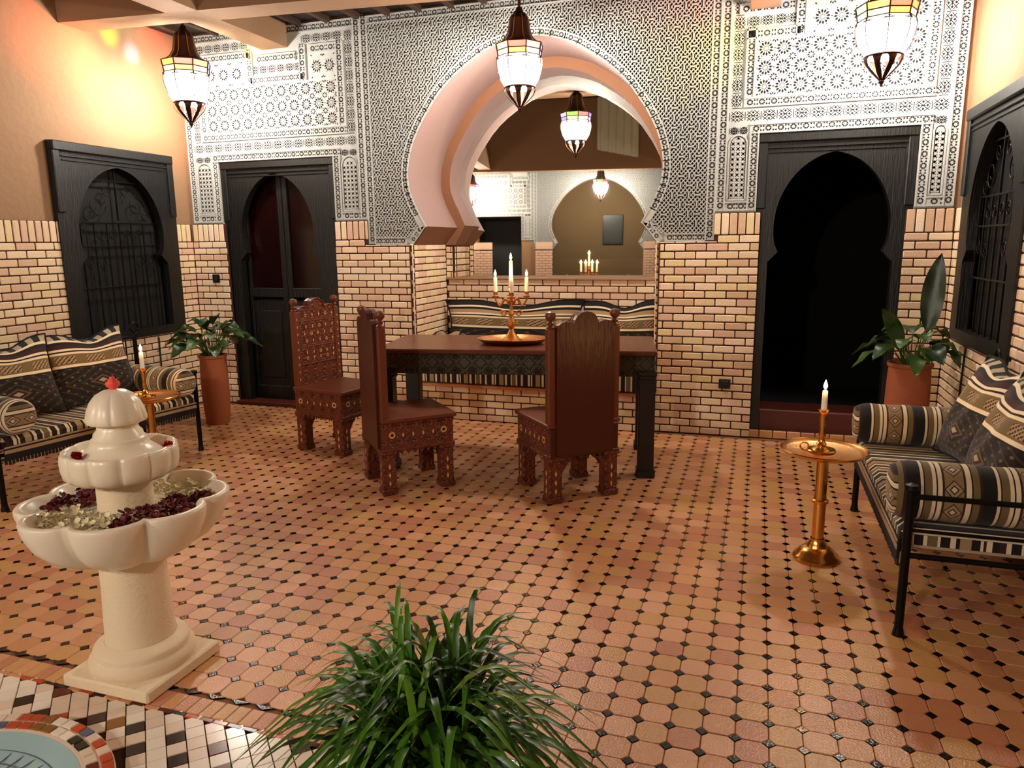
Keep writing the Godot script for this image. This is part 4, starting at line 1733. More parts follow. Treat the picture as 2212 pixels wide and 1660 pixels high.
func build_lanterns(bulb: Dictionary) -> void:
	make_lantern("stained glass lantern hanging in front of the big arch", Vector3(0.057, 2.745, 0.35), 0.43, 0.2, bulb.middle)
	var l := make_lantern("stained glass lantern hanging close to the left wall beyond the plaster beams", Vector3(-2.55, 2.80, 0.57), 0.34, 0.6, bulb.corner)
	l.scale = Vector3.ONE * 1.08
	var orange := Color(1.0, 0.36, 0.14)
	var yellow := Color(1.0, 0.85, 0.12)
	var green := Color(0.66, 1.0, 0.14)
	var blue := Color(0.55, 0.65, 1.0)
	var red := Color(1.0, 0.24, 0.16)
	var rose := Color(1.0, 0.45, 0.52)
	pane_beam(l, Vector3(-0.58, 0.08, 0.45), orange, 2.0, 32.0)
	pane_beam(l, Vector3(-0.58, 0.37, 0.10), green, 0.8, 13.0)
	pane_beam(l, Vector3(-0.58, 0.22, -0.10), blue, 0.9, 12.0)
	pane_beam(l, Vector3(-0.58, 0.35, -0.32), red, 0.9, 20.0)
	pane_beam(l, Vector3(-0.58, -0.31, -0.08), yellow, 0.45, 20.0)
	pane_beam(l, Vector3(-0.58, -0.44, -0.35), orange, 0.8, 22.0)
	pane_beam(l, Vector3(0.17, 0.33, -0.57), yellow, 0.8, 16.0)
	pane_beam(l, Vector3(0.36, 0.02, -0.57), rose, 0.5, 18.0)
	var r := make_lantern("stained glass lantern near the dark doorway, cropped by the picture's top edge", Vector3(2.315, 2.735, 0.46), 0.435, 0.35, bulb.corner)
	pane_beam(r, Vector3(0.55, 0.05, 0.33), yellow, 1.3, 26.0)
	pane_beam(r, Vector3(0.55, -0.12, -0.12), orange, 0.6, 24.0)
	pane_beam(r, Vector3(-1.13, 0.36, -0.46), orange, 1.6, 16.0)
	pane_beam(r, Vector3(-1.17, -0.10, -0.46), yellow, 1.3, 18.0)
	pane_beam(r, Vector3(-0.70, 0.08, -0.46), yellow, 0.6, 18.0)
	pane_beam(r, Vector3(-0.71, 0.34, -0.46), blue, 0.4, 14.0)
	make_lantern("stained glass lantern across the courtyard seen in the mirror below the parapet", Vector3(0.15, 2.80, 7.9), 0.37, 0.1, bulb.far)
	make_lantern("stained glass lantern reflected at the mirror's left edge above the dark doorway", Vector3(-2.5, 2.74, 7.8), 0.42, 0.5, bulb.far)


# ---------------------------------------------------------------- dining table and carved chairs

func build_table_and_chairs() -> void:
	var turn := atan2(0.304, 1.701)
	var t := thing("dining_table", "long carved dark wooden table with reddish top in front of the niche", "table", Vector3(0.232, 0, 0.943), turn)
	var L := 1.728
	var W := 0.73
	var H := 0.78
	var top := Geo.new()
	top.box(Vector3(0, H - 0.015, 0), Vector3(L, 0.03, W), 0.006)
	put(top, M.table_top, "tabletop", t)
	for s in [[0, 1], [0, -1], [1, 0], [-1, 0]]:
		var a := Geo.new()
		var size := Vector3(L - 0.06, 0.125, 0.03) if s[0] == 0 else Vector3(0.03, 0.125, W - 0.06)
		a.box(Vector3(s[0] * (L * 0.5 - 0.028), H - 0.0925, s[1] * (W * 0.5 - 0.028)), size, 0.004)
		put(a, M.table_apron, "apron", t)
	for x in [-1.0, 1.0]:
		for z in [-1.0, 1.0]:
			var l := Geo.new()
			l.box(Vector3(0, 0.33, 0), Vector3(0.098, 0.66, 0.098), 0.006)
			l.box(Vector3(0, 0.025, 0), Vector3(0.115, 0.05, 0.115), 0.006)
			l.box(Vector3(0, 0.60, 0), Vector3(0.11, 0.02, 0.11), 0.004)
			l.box(Vector3(0, 0.645, 0), Vector3(0.112, 0.03, 0.112), 0.005)
			put(l, M.table_leg, "leg", t, Vector3(x * (L * 0.5 - 0.055), 0, z * (W * 0.5 - 0.055)))
	# chairs face +z in their own space
	var c := make_chair()
	c.set_meta("label", "carved wooden chair by the black door, its inlaid backrest seen from the front")
	place_chair(c, Vector3(-1.09, 0, 1.02), Vector3(0.98, 0, 0.20))
	var c2 := twin(c, "carved wooden chair seen side-on beside the table's left end", Vector3.ZERO, 0)
	place_chair(c2, Vector3(-0.275, 0, 1.605), Vector3(0.72, 0, -0.69))
	var c3 := twin(c, "carved wooden chair seen from behind with plain brown back to the camera", Vector3.ZERO, 0)
	place_chair(c3, Vector3(0.678, 0, 1.468), Vector3(-0.66, 0, -0.75))


func place_chair(c: Node3D, at: Vector3, facing: Vector3) -> void:
	c.position = at
	c.rotation.y = atan2(facing.x, facing.z)


func make_chair() -> Node3D:
	var c := thing("dining_chair", "", "chair", Vector3.ZERO, 0.0, "carved chairs round the dining table")
	var hw := 0.215
	for x in [-1.0, 1.0]:
		for z in [-1.0, 1.0]:
			var l := Geo.new()
			l.box(Vector3(0, 0.145, 0), Vector3(0.078, 0.29, 0.078), 0.005)
			l.box(Vector3(0, 0.018, 0), Vector3(0.092, 0.036, 0.092), 0.006)
			l.box(Vector3(0, 0.255, 0), Vector3(0.095, 0.03, 0.095), 0.006)
			for q in [-1.0, 1.0]: # cut brackets under the apron
				l.prism(PackedVector2Array([Vector2(q * 0.0, 0.24), Vector2(-x * 0.04, 0.24), Vector2(-x * 0.10, 0.24), Vector2(-x * 0.07, 0.215), Vector2(-x * 0.038, 0.17)]), q * 0.03 - 0.006, q * 0.03 + 0.006, true)
			var leg := put(l, M.chair_wood, "leg", c, Vector3(x * (hw - 0.04), 0, z * (hw - 0.04)))
			var il := Geo.new()
			for y in [0.07, 0.12, 0.17]:
				for f in [[x, 0], [0, z]]:
					lozenge(il, Vector3(f[0] * 0.0395, y, f[1] * 0.0395), Vector3(f[0], 0, f[1]), 0.007, 0.018)
			put(il, M.inlay, "leg_inlay", leg)
	var seat := Geo.new()
	seat.box(Vector3(0, 0.438, 0.01), Vector3(0.455, 0.028, 0.45), 0.006)
	put(seat, M.chair_edge, "seat", c)
	for s in [[0, 1], [0, -1], [1, 0], [-1, 0]]:
		var a := Geo.new()
		var size := Vector3(0.425, 0.165, 0.02) if s[0] == 0 else Vector3(0.02, 0.165, 0.425)
		a.box(Vector3(s[0] * 0.207, 0.343, s[1] * 0.207), size, 0.004)
		a.box(Vector3(s[0] * 0.211, 0.268, s[1] * 0.211), size * Vector3(1, 0.1, 1) + Vector3(0.008, 0, 0.008), 0.004)
		# saw-tooth lower edge
		for i in 8:
			var u := -0.14 + i * 0.04
			var o := Vector3(s[0] * 0.207, 0.262, s[1] * 0.207)
			var d := Vector3(s[1], 0, -s[0])
			var nn := Vector3(s[0], 0, s[1]) * 0.009
			a.tri(o + d * (u - 0.018) + nn, o + d * u + nn - Vector3(0, 0.028, 0), o + d * (u + 0.018) + nn)
			a.tri(o + d * (u + 0.018) - nn, o + d * u - nn - Vector3(0, 0.028, 0), o + d * (u - 0.018) - nn)
		put(a, M.chair_wood if s[1] != -1 else M.chair_plain, "apron", c)
		if s[1] != -1:
			var il := Geo.new()
			for u in [-0.155, 0.155]:
				var o2: Vector3 = Vector3(s[0] * 0.2185, 0.355, s[1] * 0.2185) + Vector3(s[1], 0, -s[0]) * u
				ring_inlay(il, o2, Vector3(s[0], 0, s[1]), 0.020)
			for k in 4:
				var o3: Vector3 = Vector3(s[0] * 0.2185, 0.35, s[1] * 0.2185) + Vector3(s[1], 0, -s[0]) * (-0.09 + k * 0.06)
				lozenge(il, o3, Vector3(s[0], 0, s[1]), 0.006, 0.014)
			put(il, M.inlay, "apron_inlay", c)
	# back: two turned posts, a carved panel with a scalloped crest, a plain board behind
	for x in [-1.0, 1.0]:
		var p := Geo.new()
		p.box(Vector3(0, 0.70, 0), Vector3(0.046, 0.54, 0.046), 0.006)
		p.lathe([Vector2(0.020, 0.965), Vector2(0.024, 0.975), Vector2(0.014, 0.985), Vector2(0.020, 0.998), Vector2(0.013, 1.008), Vector2(0.026, 1.022), Vector2(0.030, 1.038), Vector2(0.024, 1.054), Vector2(0.0, 1.062)], 12)
		put(p, M.chair_edge, "back_post", c, Vector3(x * 0.196, 0, -0.19))
		var pi := Geo.new()
		for k in 9:
			lozenge(pi, Vector3(x * 0.196, 0.50 + k * 0.052, -0.1665), Vector3(0, 0, 1), 0.005, 0.010)
		put(pi, M.inlay, "post_inlay", c)
	var crest := PackedVector2Array([Vector2(-0.175, 0.45), Vector2(0.175, 0.45)])
	var prof := [[0.175, 0.955], [0.168, 0.985], [0.15, 1.0], [0.12, 1.006], [0.09, 1.0], [0.075, 0.992], [0.068, 1.012], [0.055, 1.034], [0.03, 1.050], [0.0, 1.055]]
	for q in prof:
		crest.append(Vector2(q[0], q[1]))
	for i in range(prof.size() - 2, -1, -1):
		crest.append(Vector2(-prof[i][0], prof[i][1]))
	var back := Geo.new()
	var low := crest.duplicate()
	low[0].y = 0.275
	low[1].y = 0.275
	back.prism(low, -0.229, -0.200, true)
	put(back, M.chair_plain, "back_board", c)
	var panel := Geo.new()
	panel.prism(crest, -0.195, -0.172, true)
	put(panel, M.chair_wood, "carved_panel", c)
	var rim := Geo.new()
	for i in range(1, crest.size() - 1):
		var a2 := Vector3(crest[i].x, crest[i].y - 0.004, -0.170)
		var b2 := Vector3(crest[i + 1].x, crest[i + 1].y - 0.004, -0.170)
		rim.tube([a2, b2], 0.0055, -1, 5)
	for y in [0.60, 0.72, 0.90]:
		rim.tube([Vector3(-0.17, y, -0.171), Vector3(0.17, y, -0.171)], 0.004, -1, 5)
	put(rim, M.chair_edge, "back_moulding", c)
	var bi := Geo.new()
	for y in [0.64, 0.68, 0.76, 0.81, 0.86, 0.94]:
		for k in 5:
			var u := -0.128 + k * 0.064 + (0.0 if int(y * 100) % 2 else 0.016)
			if (k * 7 + int(y * 100)) % 3 == 1:
				ring_inlay(bi, Vector3(u, y, -0.1705), Vector3(0, 0, 1), 0.012)
			else:
				lozenge(bi, Vector3(u, y, -0.1705), Vector3(0, 0, 1), 0.006, 0.014)
	put(bi, M.inlay, "back_inlay", c)
	return c


func lozenge(g: Geo, at: Vector3, nn: Vector3, w: float, h: float) -> void:
	var u := Vector3.UP.cross(nn).normalized()
	var z := nn * 0.0016
	var p := [at + u * w, at + Vector3.UP * h, at - u * w, at - Vector3.UP * h]
	g.quad(p[0] + z, p[1] + z, p[2] + z, p[3] + z)
	for i in 4:
		g.quad(p[i] - z, p[(i + 1) % 4] - z, p[(i + 1) % 4] + z, p[i] + z)


func ring_inlay(g: Geo, at: Vector3, nn: Vector3, r: float) -> void:
	var u := Vector3.UP.cross(nn).normalized()
	var z := nn * 0.0018
	for i in 8:
		var a := TAU * i / 8.0
		var b := TAU * (i + 1) / 8.0
		var ea := u * cos(a) + Vector3.UP * sin(a)
		var eb := u * cos(b) + Vector3.UP * sin(b)
		g.quad(at + ea * r * 0.55 + z, at + ea * r + z, at + eb * r + z, at + eb * r * 0.55 + z)


# ---------------------------------------------------------------- candles

func make_candle(label: String, at: Vector3, h: float, r: float, energy: float, group := "") -> Node3D:
	var c := thing("candle", label, "candle", at, 0.0, group)
	var body := Geo.new()
	body.lathe([Vector2(0, 0), Vector2(r, 0), Vector2(r * 0.96, h * 0.5), Vector2(r * 0.86, h - 0.004), Vector2(r * 0.6, h), Vector2(0, h - 0.002)], 14, 50.0)
	put(body, M.wax, "body", c)
	var wick := Geo.new()
	wick.tube([Vector3(0, h - 0.003, 0), Vector3(0.001, h + 0.008, 0)], 0.0012, -1.0, 5)
	put(wick, M.wick, "wick", c)
	var f := Geo.new()
	f.lathe([Vector2(0, h + 0.004), Vector2(0.006, h + 0.009), Vector2(0.0085, h + 0.017), Vector2(0.007, h + 0.028), Vector2(0.003, h + 0.040), Vector2(0, h + 0.048)], 12, 60.0)
	put(f, M.flame, "flame", c)
	var l := OmniLight3D.new()
	l.name = "flame_light"
	l.light_color = Color(1.0, 0.72, 0.42)
	l.light_energy = energy
	l.light_size = 0.012
	l.omni_range = 8.0
	l.omni_attenuation = 2.0
	l.shadow_enabled = true
	c.add_child(l)
	l.position = Vector3(0, h + 0.018, 0)
	return c


func build_candelabra() -> void:
	var y0 := 0.78
	var tray := thing("serving_tray", "oval brass tray under the candelabra on the dining table", "tray", Vector3(0.195, y0, 0.985), atan2(0.304, 1.701))
	var g := Geo.new()
	g.lathe([Vector2(0.228, 0.034), Vector2(0.215, 0.028), Vector2(0.19, 0.010), Vector2(0.15, 0.004), Vector2(0.0, 0.004)], 40)
	g.lathe([Vector2(0.0, 0.0), Vector2(0.155, 0.0), Vector2(0.196, 0.006), Vector2(0.221, 0.024), Vector2(0.230, 0.034), Vector2(0.228, 0.036)], 40)
	for i in g.v.size():
		g.v[i].z *= 0.80
	put(g, M.brass_engraved, "tray_plate", tray)
	var c := thing("candelabra", "old brass candelabra with curled arms standing on the oval tray", "candelabra", Vector3(0.185, y0 + 0.005, 0.975), 0.35)
	var foot := Geo.new()
	foot.lathe([Vector2(0.068, 0.0), Vector2(0.070, 0.010), Vector2(0.052, 0.022), Vector2(0.040, 0.040), Vector2(0.022, 0.060), Vector2(0.014, 0.085)], 20)
	put(foot, M.brass_old, "foot", c)
	var stem := Geo.new()
	stem.lathe([Vector2(0.013, 0.08), Vector2(0.024, 0.10), Vector2(0.030, 0.122), Vector2(0.020, 0.150), Vector2(0.012, 0.165), Vector2(0.020, 0.185), Vector2(0.013, 0.205), Vector2(0.010, 0.250), Vector2(0.018, 0.265), Vector2(0.009, 0.285), Vector2(0.009, 0.345), Vector2(0.020, 0.355), Vector2(0.020, 0.362), Vector2(0.013, 0.365), Vector2(0.015, 0.395), Vector2(0.010, 0.396)], 16)
	put(stem, M.brass_old, "stem", c)
	for k in 4:
		var a := TAU * k / 4.0
		var e := Vector3(cos(a), 0, sin(a))
		var pts := []
		for i in 16:
			var t := i / 15.0
			pts.append(e * (0.015 + 0.085 * t) + Vector3(0, 0.215 + 0.05 * sin(t * PI * 1.7 + 0.6) * (1.0 - t * 0.3) + t * 0.085, 0))
		pts[15] = e * 0.100 + Vector3(0, 0.288, 0)
		pts[14] = e * 0.099 + Vector3(0, 0.272, 0)
		var arm := Geo.new()
		arm.tube(pts, 0.0085, 0.0065, 7)
		var sp := []
		for i in 14:
			var t := i / 13.0
			sp.append(e * (0.05 + cos(t * TAU * 1.2) * 0.022 * (1.0 - 0.6 * t)) + Vector3(0, 0.185 + sin(t * TAU * 1.2) * 0.022 * (1.0 - 0.6 * t), 0))
		arm.tube(sp, 0.006, 0.004, 6)
		put(arm, M.brass_old, "arm", c)
		var cup := Geo.new()
		cup.xf = Transform3D(Basis.IDENTITY, e * 0.100)
		cup.lathe([Vector2(0.006, 0.285), Vector2(0.022, 0.292), Vector2(0.024, 0.297), Vector2(0.012, 0.300), Vector2(0.015, 0.325), Vector2(0.010, 0.326)], 14)
		put(cup, M.brass_old, "candle_cup", c)
	var basis := Basis(Vector3.UP, 0.35)
	var grp := "candles in the candelabra"
	make_candle("tallest lit candle at the centre of the candelabra", c.position + Vector3(0, 0.372, 0), 0.150, 0.0130, 0.035, grp)
	var names := ["lit white candle on the right-hand arm of the candelabra", "lit white candle on the front arm of the candelabra", "lit white candle on the left-hand arm of the candelabra", "lit white candle on the rear arm, hidden behind the tallest one"]
	for k in 4:
		var a := TAU * k / 4.0
		make_candle(names[k], c.position + basis * (Vector3(cos(a), 0, sin(a)) * 0.100) + Vector3(0, 0.302, 0), 0.115, 0.0125, 0.03, grp)


# ---------------------------------------------------------------- cushions, bench and sofas

func cushion_mesh(w: float, h: float, t: float, peak := 0.0) -> Geo: # upright, centre at the origin, face towards +z; corners pulled out
	var g := Geo.new()
	for side in [1.0, -1.0]:
		var rows := []
		for j in 17:
			var row := []
			var b := j / 8.0 - 1.0
			for i in 25:
				var a := i / 12.0 - 1.0
				var pin := 1.0 + 0.07 * (a * a * b * b) - 0.05 * (1.0 - a * a) * (b * b) - 0.04 * (1.0 - b * b) * (a * a)
				var th := t * 0.5 * pow(maxf(0.0, 1.0 - pow(absf(a), 2.6)), 0.55) * pow(maxf(0.0, 1.0 - pow(absf(b), 2.6)), 0.55)
				var sag := -0.02 * sin(a * 5.0 + 1.0) * (b * b if b < 0 else 0.0)
				row.append(Vector3(a * w * 0.5 * pin, -b * h * 0.5 * pin + sag + peak * a * a * (0.5 - b * 0.5), side * th + 0.006 * sin(a * 9.0 + b * 4.0) * (1.0 - a * a) * (1.0 - b * b)))
			rows.append(row)
		g.grid(rows, false, side < 0)
	for i in g.n.size(): # both halves look outwards
		if g.v[i].z * g.n[i].z < -0.0005:
			g.n[i] = -g.n[i]
	return g


func make_cushion(called: String, label: String, at: Vector3, basis: Basis, w: float, h: float, t: float, m: Material, peak := 0.0, group := "") -> Node3D:
	var c := thing(called, label, "cushion", Vector3.ZERO, 0.0, group)
	c.transform = Transform3D(basis, at)
	put(cushion_mesh(w, h, t, peak), m, "cover", c)
	var e := Geo.new() # edge piping
	var pts := []
	for i in 49:
		var q := i / 48.0 * 4.0
		var s := int(q) % 4
		var f: float = (q - floor(q)) * 2.0 - 1.0
		var ab: Vector2 = [Vector2(f, -1), Vector2(1, f), Vector2(-f, 1), Vector2(-1, -f)][s]
		var a := ab.x
		var b := ab.y
		var pin := 1.0 + 0.07 * (a * a * b * b) - 0.05 * (1.0 - a * a) * (b * b) - 0.04 * (1.0 - b * b) * (a * a)
		var sag := -0.02 * sin(a * 5.0 + 1.0) * (b * b if b < 0 else 0.0)
		pts.append(Vector3(a * w * 0.5 * pin, -b * h * 0.5 * pin + sag + peak * a * a * (0.5 - b * 0.5), 0))
	e.tube(pts, 0.007, -1.0, 6)
	put(e, M.cloth_dark, "piping", c)
	return c


func make_bolster(label: String, at: Vector3, along: Vector3, length: float, r: float, group: String, repeats := 1.6) -> Node3D:
	var b := thing("bolster", label, "bolster", Vector3.ZERO, 0.0, group)
	var x := along.normalized()
	var z := x.cross(Vector3.UP).normalized()
	b.transform = Transform3D(Basis(x, Vector3.UP, z), at)
	var g := Geo.new()
	var rows := []
	var n := 26
	for i in n + 1:
		var t := i / float(n)
		var px := (t - 0.5) * length
		var edge := minf(t, 1.0 - t) * length
		var rr := r * (1.0 - 0.16 * pow(maxf(0.0, 1.0 - edge / 0.05), 2.2)) * (1.0 + 0.012 * sin(t * 21.0))
		var row := []
		for s in 28:
			var a := TAU * s / 28.0
			row.append(Vector3(px, sin(a) * rr * 0.98, cos(a) * rr))
		rows.append(row)
	g.grid(rows, true, false)
	for i in g.v.size(): # stripes run round the roll
		var p := g.v[i]
		g.t[i] = Vector2(p.x / 0.235 + 0.1, atan2(p.y, p.z) / TAU * 4.0)
		var nn := g.n[i]
		if nn.y * p.y + nn.z * p.z < 0:
			g.n[i] = -nn
	put(g, M.cloth_bolster, "cover", b)
	for s in [-1.0, 1.0]:
		var e := Geo.new() # flat round end, sewn from the same striped cloth
		e.xf = Transform3D(Basis(Vector3(0, 0, -s), Vector3(s, 0, 0), Vector3(0, s * s, 0)) if false else Basis(Vector3(0, 1, 0), Vector3(s, 0, 0), Vector3(0, 0, 1) * (-s)), Vector3(s * (length * 0.5 - 0.004), 0, 0))
		e.lathe([Vector2(r * 0.86, 0.0), Vector2(r * 0.80, 0.012), Vector2(r * 0.5, 0.017), Vector2(0.0, 0.018)], 28, 60.0)
		for i in e.v.size():
			e.t[i] = Vector2(e.v[i].y / 0.235 + 0.62, e.v[i].z / 0.2)
			if e.n[i].x * s < 0:
				e.n[i] = -e.n[i]
		put(e, M.cloth_bolster, "end_panel", b)
	return b


func build_bench_cushions() -> void:
	var m := thing("bench_mattress", "striped mattress on the brick bench inside the niche", "mattress", Vector3(0, 0.30, 0))
	var g := Geo.new()
	g.box(Vector3(0, 0.075, -0.29), Vector3(1.90, 0.15, 0.74), 0.03)
	put(g, M.cloth_beige, "cover", m)
	var f := Geo.new()
	f.box(Vector3(0, 0.074, 0.084), Vector3(1.87, 0.125, 0.016), 0.007)
	for i in f.v.size():
		f.t[i] = Vector2(f.v[i].x / 0.30 * 0.30, f.v[i].y)
	put(f, M.cloth_seat, "striped_front", m)
	var lean := Basis(Vector3.RIGHT, -0.16)
	var grp := "back cushions in the niche"
	make_cushion("back_cushion", "long patterned cushion against the niche wall behind the candelabra", Vector3(-0.315, 0.685, -0.545), lean, 1.18, 0.44, 0.16, M.cloth_bench, 0.02, grp)
	make_cushion("back_cushion", "patterned cushion against the niche wall behind the rear-view chair", Vector3(0.625, 0.688, -0.54), lean, 0.60, 0.44, 0.16, M.cloth_bench, 0.03, grp)
	make_cushion("seat_cushion", "plain beige cushion at the left end of the niche bench", Vector3(-0.84, 0.56, -0.28), Basis(Vector3.RIGHT, -0.7), 0.22, 0.26, 0.10, M.cloth_beige)


func make_sofa(label: String, at: Vector3, turn: float) -> Node3D: # seat length along x, front towards +z
	var s := thing("iron_sofa", label, "sofa", at, turn, "")
	var hl := 0.66
	var hd := 0.29
	for x in [-1.0, 1.0]:
		for z in [-1.0, 1.0]:
			var l := Geo.new()
			var top := 0.56 if z > 0 else 0.80
			l.tube([Vector3(0, 0, 0), Vector3(0, 0.03, 0)], 0.022, 0.016, 10)
			l.tube([Vector3(0, 0.02, 0), Vector3(0, top, 0)], 0.0155, -1.0, 10)
			if z > 0:
				l.lathe([Vector2(0.016, 0.545), Vector2(0.024, 0.555), Vector2(0.022, 0.572), Vector2(0.0, 0.580)], 12)
			put(l, M.iron, "leg", s, Vector3(x * hl, 0, z * hd))
			if z < 0: # scroll finials on the back posts
				var sc := Geo.new()
				var pts := []
				for i in 20:
					var t := i / 19.0
					var a := -PI / 2 + t * TAU * 1.15
					var rr := 0.045 * (1.0 - 0.6 * t)
					pts.append(Vector3(x * hl + x * cos(a) * rr * 1.0, 0.845 + sin(a) * rr, -hd))
				sc.tube(pts, 0.011, 0.007, 8)
				sc.lathe([Vector2(0.0, 0.0), Vector2(0.012, 0.006), Vector2(0.0, 0.018)], 8)
				put(sc, M.iron, "scroll", s)
	var rails := Geo.new()
	for y in [0.31]:
		rails.tube([Vector3(-hl, y, hd), Vector3(hl, y, hd)], 0.011, -1.0, 8)
		rails.tube([Vector3(-hl, y, -hd), Vector3(hl, y, -hd)], 0.011, -1.0, 8)
		for x in [-hl, hl]:
			rails.tube([Vector3(x, y, -hd), Vector3(x, y, hd)], 0.011, -1.0, 8)
	put(rails, M.iron, "seat_frame", s)
	for x in [-hl, hl]:
		var arm := Geo.new()
		arm.tube([Vector3(x, 0.53, hd), Vector3(x, 0.53, -hd)], 0.010, -1.0, 8)
		arm.tube([Vector3(x, 0.405, hd), Vector3(x, 0.405, -hd)], 0.006, -1.0, 6)
		put(arm, M.iron, "arm_rail", s)
	var br := Geo.new()
	br.tube([Vector3(-hl, 0.78, -hd), Vector3(-hl * 0.5, 0.80, -hd), Vector3(0, 0.81, -hd), Vector3(hl * 0.5, 0.80, -hd), Vector3(hl, 0.78, -hd)], 0.010, -1.0, 8)
	br.tube([Vector3(-hl, 0.50, -hd), Vector3(hl, 0.50, -hd)], 0.008, -1.0, 8)
	for i in 9:
		var x := -hl + hl * 2 * (i + 0.5) / 9.0
		br.tube([Vector3(x, 0.31, -hd), Vector3(x, 0.80, -hd)], 0.005, -1.0, 6)
	put(br, M.iron, "back_rails", s)
	return s


func make_mattress(label: String, sofa: Node3D) -> void:
	var m := thing("sofa_mattress", label, "mattress", Vector3.ZERO, 0.0, "striped mattresses on the iron sofas")
	m.transform = sofa.transform
	var g := Geo.new()
	g.box(Vector3(0, 0.364, 0.018), Vector3(1.28, 0.082, 0.58), 0.022)
	put(g, M.cloth_seat, "cover", m)
	var v := Geo.new() # the woven valance below the seat edge
	v.box(Vector3(0, 0.318, 0.309), Vector3(1.27, 0.075, 0.012), 0.004)
	put(v, M.cloth_dark, "valance", m)
	var w := Geo.new()
	w.box(Vector3(0, 0.350, 0.3155), Vector3(1.27, 0.010, 0.006), 0.002)
	w.box(Vector3(0, 0.326, 0.3155), Vector3(1.27, 0.020, 0.004), 0.0015)
	put(w, M.cloth_beige, "valance_stripe", m)
	var fr := Geo.new()
	var i := 0
	while i < 64:
		var x := -0.63 + i * 0.02
		fr.box(Vector3(x, 0.272, 0.308), Vector3(0.014, 0.03 + 0.004 * (i % 3), 0.006), 0.001)
		i += 1
	stuff(put(fr, M.cloth_fringe, "fringe", m))


func build_sofas() -> void:
	# right
	var r := make_sofa("black iron sofa along the right wall with striped cushions", Vector3(2.52, 0, 2.05), -PI / 2)
	make_mattress("striped mattress on the right-hand iron sofa under the window", r)
	make_bolster("striped bolster on the right sofa's far arm, close to the dark doorway", r.transform * Vector3(-0.545, 0.508, 0.045), Vector3(1, 0, 0), 0.57, 0.100, "bolsters on the sofa arms")
	make_bolster("striped bolster behind the right sofa's near iron arm, nearest the camera", r.transform * Vector3(0.538, 0.516, 0.03), Vector3(1, 0, 0), 0.60, 0.108, "bolsters on the sofa arms")
	var lean := Basis(Vector3.UP, -PI / 2) * Basis(Vector3.RIGHT, -0.38)
	make_cushion("sofa_cushion", "patterned cushion leaning beside the right sofa's far bolster", r.transform * Vector3(-0.20, 0.645, -0.135), Basis(Vector3.UP, -PI / 2 + 0.12) * Basis(Vector3.RIGHT, -0.40), 0.50, 0.46, 0.17, M.cloth_cushion, 0.02, "back cushions on the iron sofas")
	make_cushion("sofa_cushion", "patterned cushion at the picture's right edge on the right sofa", r.transform * Vector3(0.27, 0.645, -0.115), lean, 0.52, 0.46, 0.18, M.cloth_cushion, 0.02, "back cushions on the iron sofas")
	# left
	var ang := deg_to_rad(82.0)
	var l := make_sofa("black iron sofa by the left wall behind the marble fountain", Vector3(-2.372, 0, 2.02), ang)
	make_mattress("striped mattress on the left-hand iron sofa behind the fountain", l)
	var ax := l.transform.basis * Vector3(0, 0, 1)
	make_bolster("striped bolster behind the small candle on the left sofa", l.transform * Vector3(0.545, 0.506, 0.03), ax, 0.62, 0.100, "bolsters on the sofa arms")
	make_bolster("striped bolster cropped by the picture's left edge on the left sofa", l.transform * Vector3(-0.54, 0.508, 0.03), ax, 0.62, 0.102, "bolsters on the sofa arms")
	var lb := Basis(Vector3.UP, ang) * Basis(Vector3.RIGHT, -0.34)
	make_cushion("sofa_cushion", "patterned cushion on the left sofa directly beside its far bolster", l.transform * Vector3(0.20, 0.632, -0.125), lb, 0.56, 0.44, 0.17, M.cloth_cushion, 0.03, "back cushions on the iron sofas")
	make_cushion("sofa_cushion", "patterned cushion on the left sofa cut by the left edge", l.transform * Vector3(-0.33, 0.632, -0.12), Basis(Vector3.UP, ang - 0.08) * Basis(Vector3.RIGHT, -0.34), 0.54, 0.44, 0.17, M.cloth_cushion, 0.03, "back cushions on the iron sofas")


# ---------------------------------------------------------------- brass side tables

func make_brass_table(label: String, at: Vector3) -> Node3D:
	var t := thing("brass_table", label, "side table", at, 0.0, "")
	var b := Geo.new()
	b.lathe([Vector2(0.098, 0.0), Vector2(0.102, 0.010), Vector2(0.096, 0.020), Vector2(0.085, 0.026), Vector2(0.078, 0.040), Vector2(0.058, 0.055), Vector2(0.045, 0.060), Vector2(0.040, 0.075), Vector2(0.030, 0.088), Vector2(0.030, 0.10)], 36)
	put(b, M.brass, "base", t)
	var p := Geo.new()
	p.lathe([Vector2(0.026, 0.09), Vector2(0.026, 0.262), Vector2(0.036, 0.268), Vector2(0.036, 0.278), Vector2(0.028, 0.283), Vector2(0.025, 0.30), Vector2(0.025, 0.485), Vector2(0.060, 0.497)], 24)
	put(p, M.brass, "post", t)
	var tr := Geo.new()
	tr.lathe([Vector2(0.0, 0.493), Vector2(0.155, 0.493), Vector2(0.172, 0.500), Vector2(0.183, 0.514), Vector2(0.180, 0.518), Vector2(0.174, 0.514)], 48)
	var a := Geo.new()
	a.lathe([Vector2(0.176, 0.515), Vector2(0.166, 0.505), Vector2(0.150, 0.500), Vector2(0.0, 0.500)], 48)
	put(tr, M.brass, "tray_rim", t)
	put(a, M.brass_engraved, "tray_plate", t)
	return t


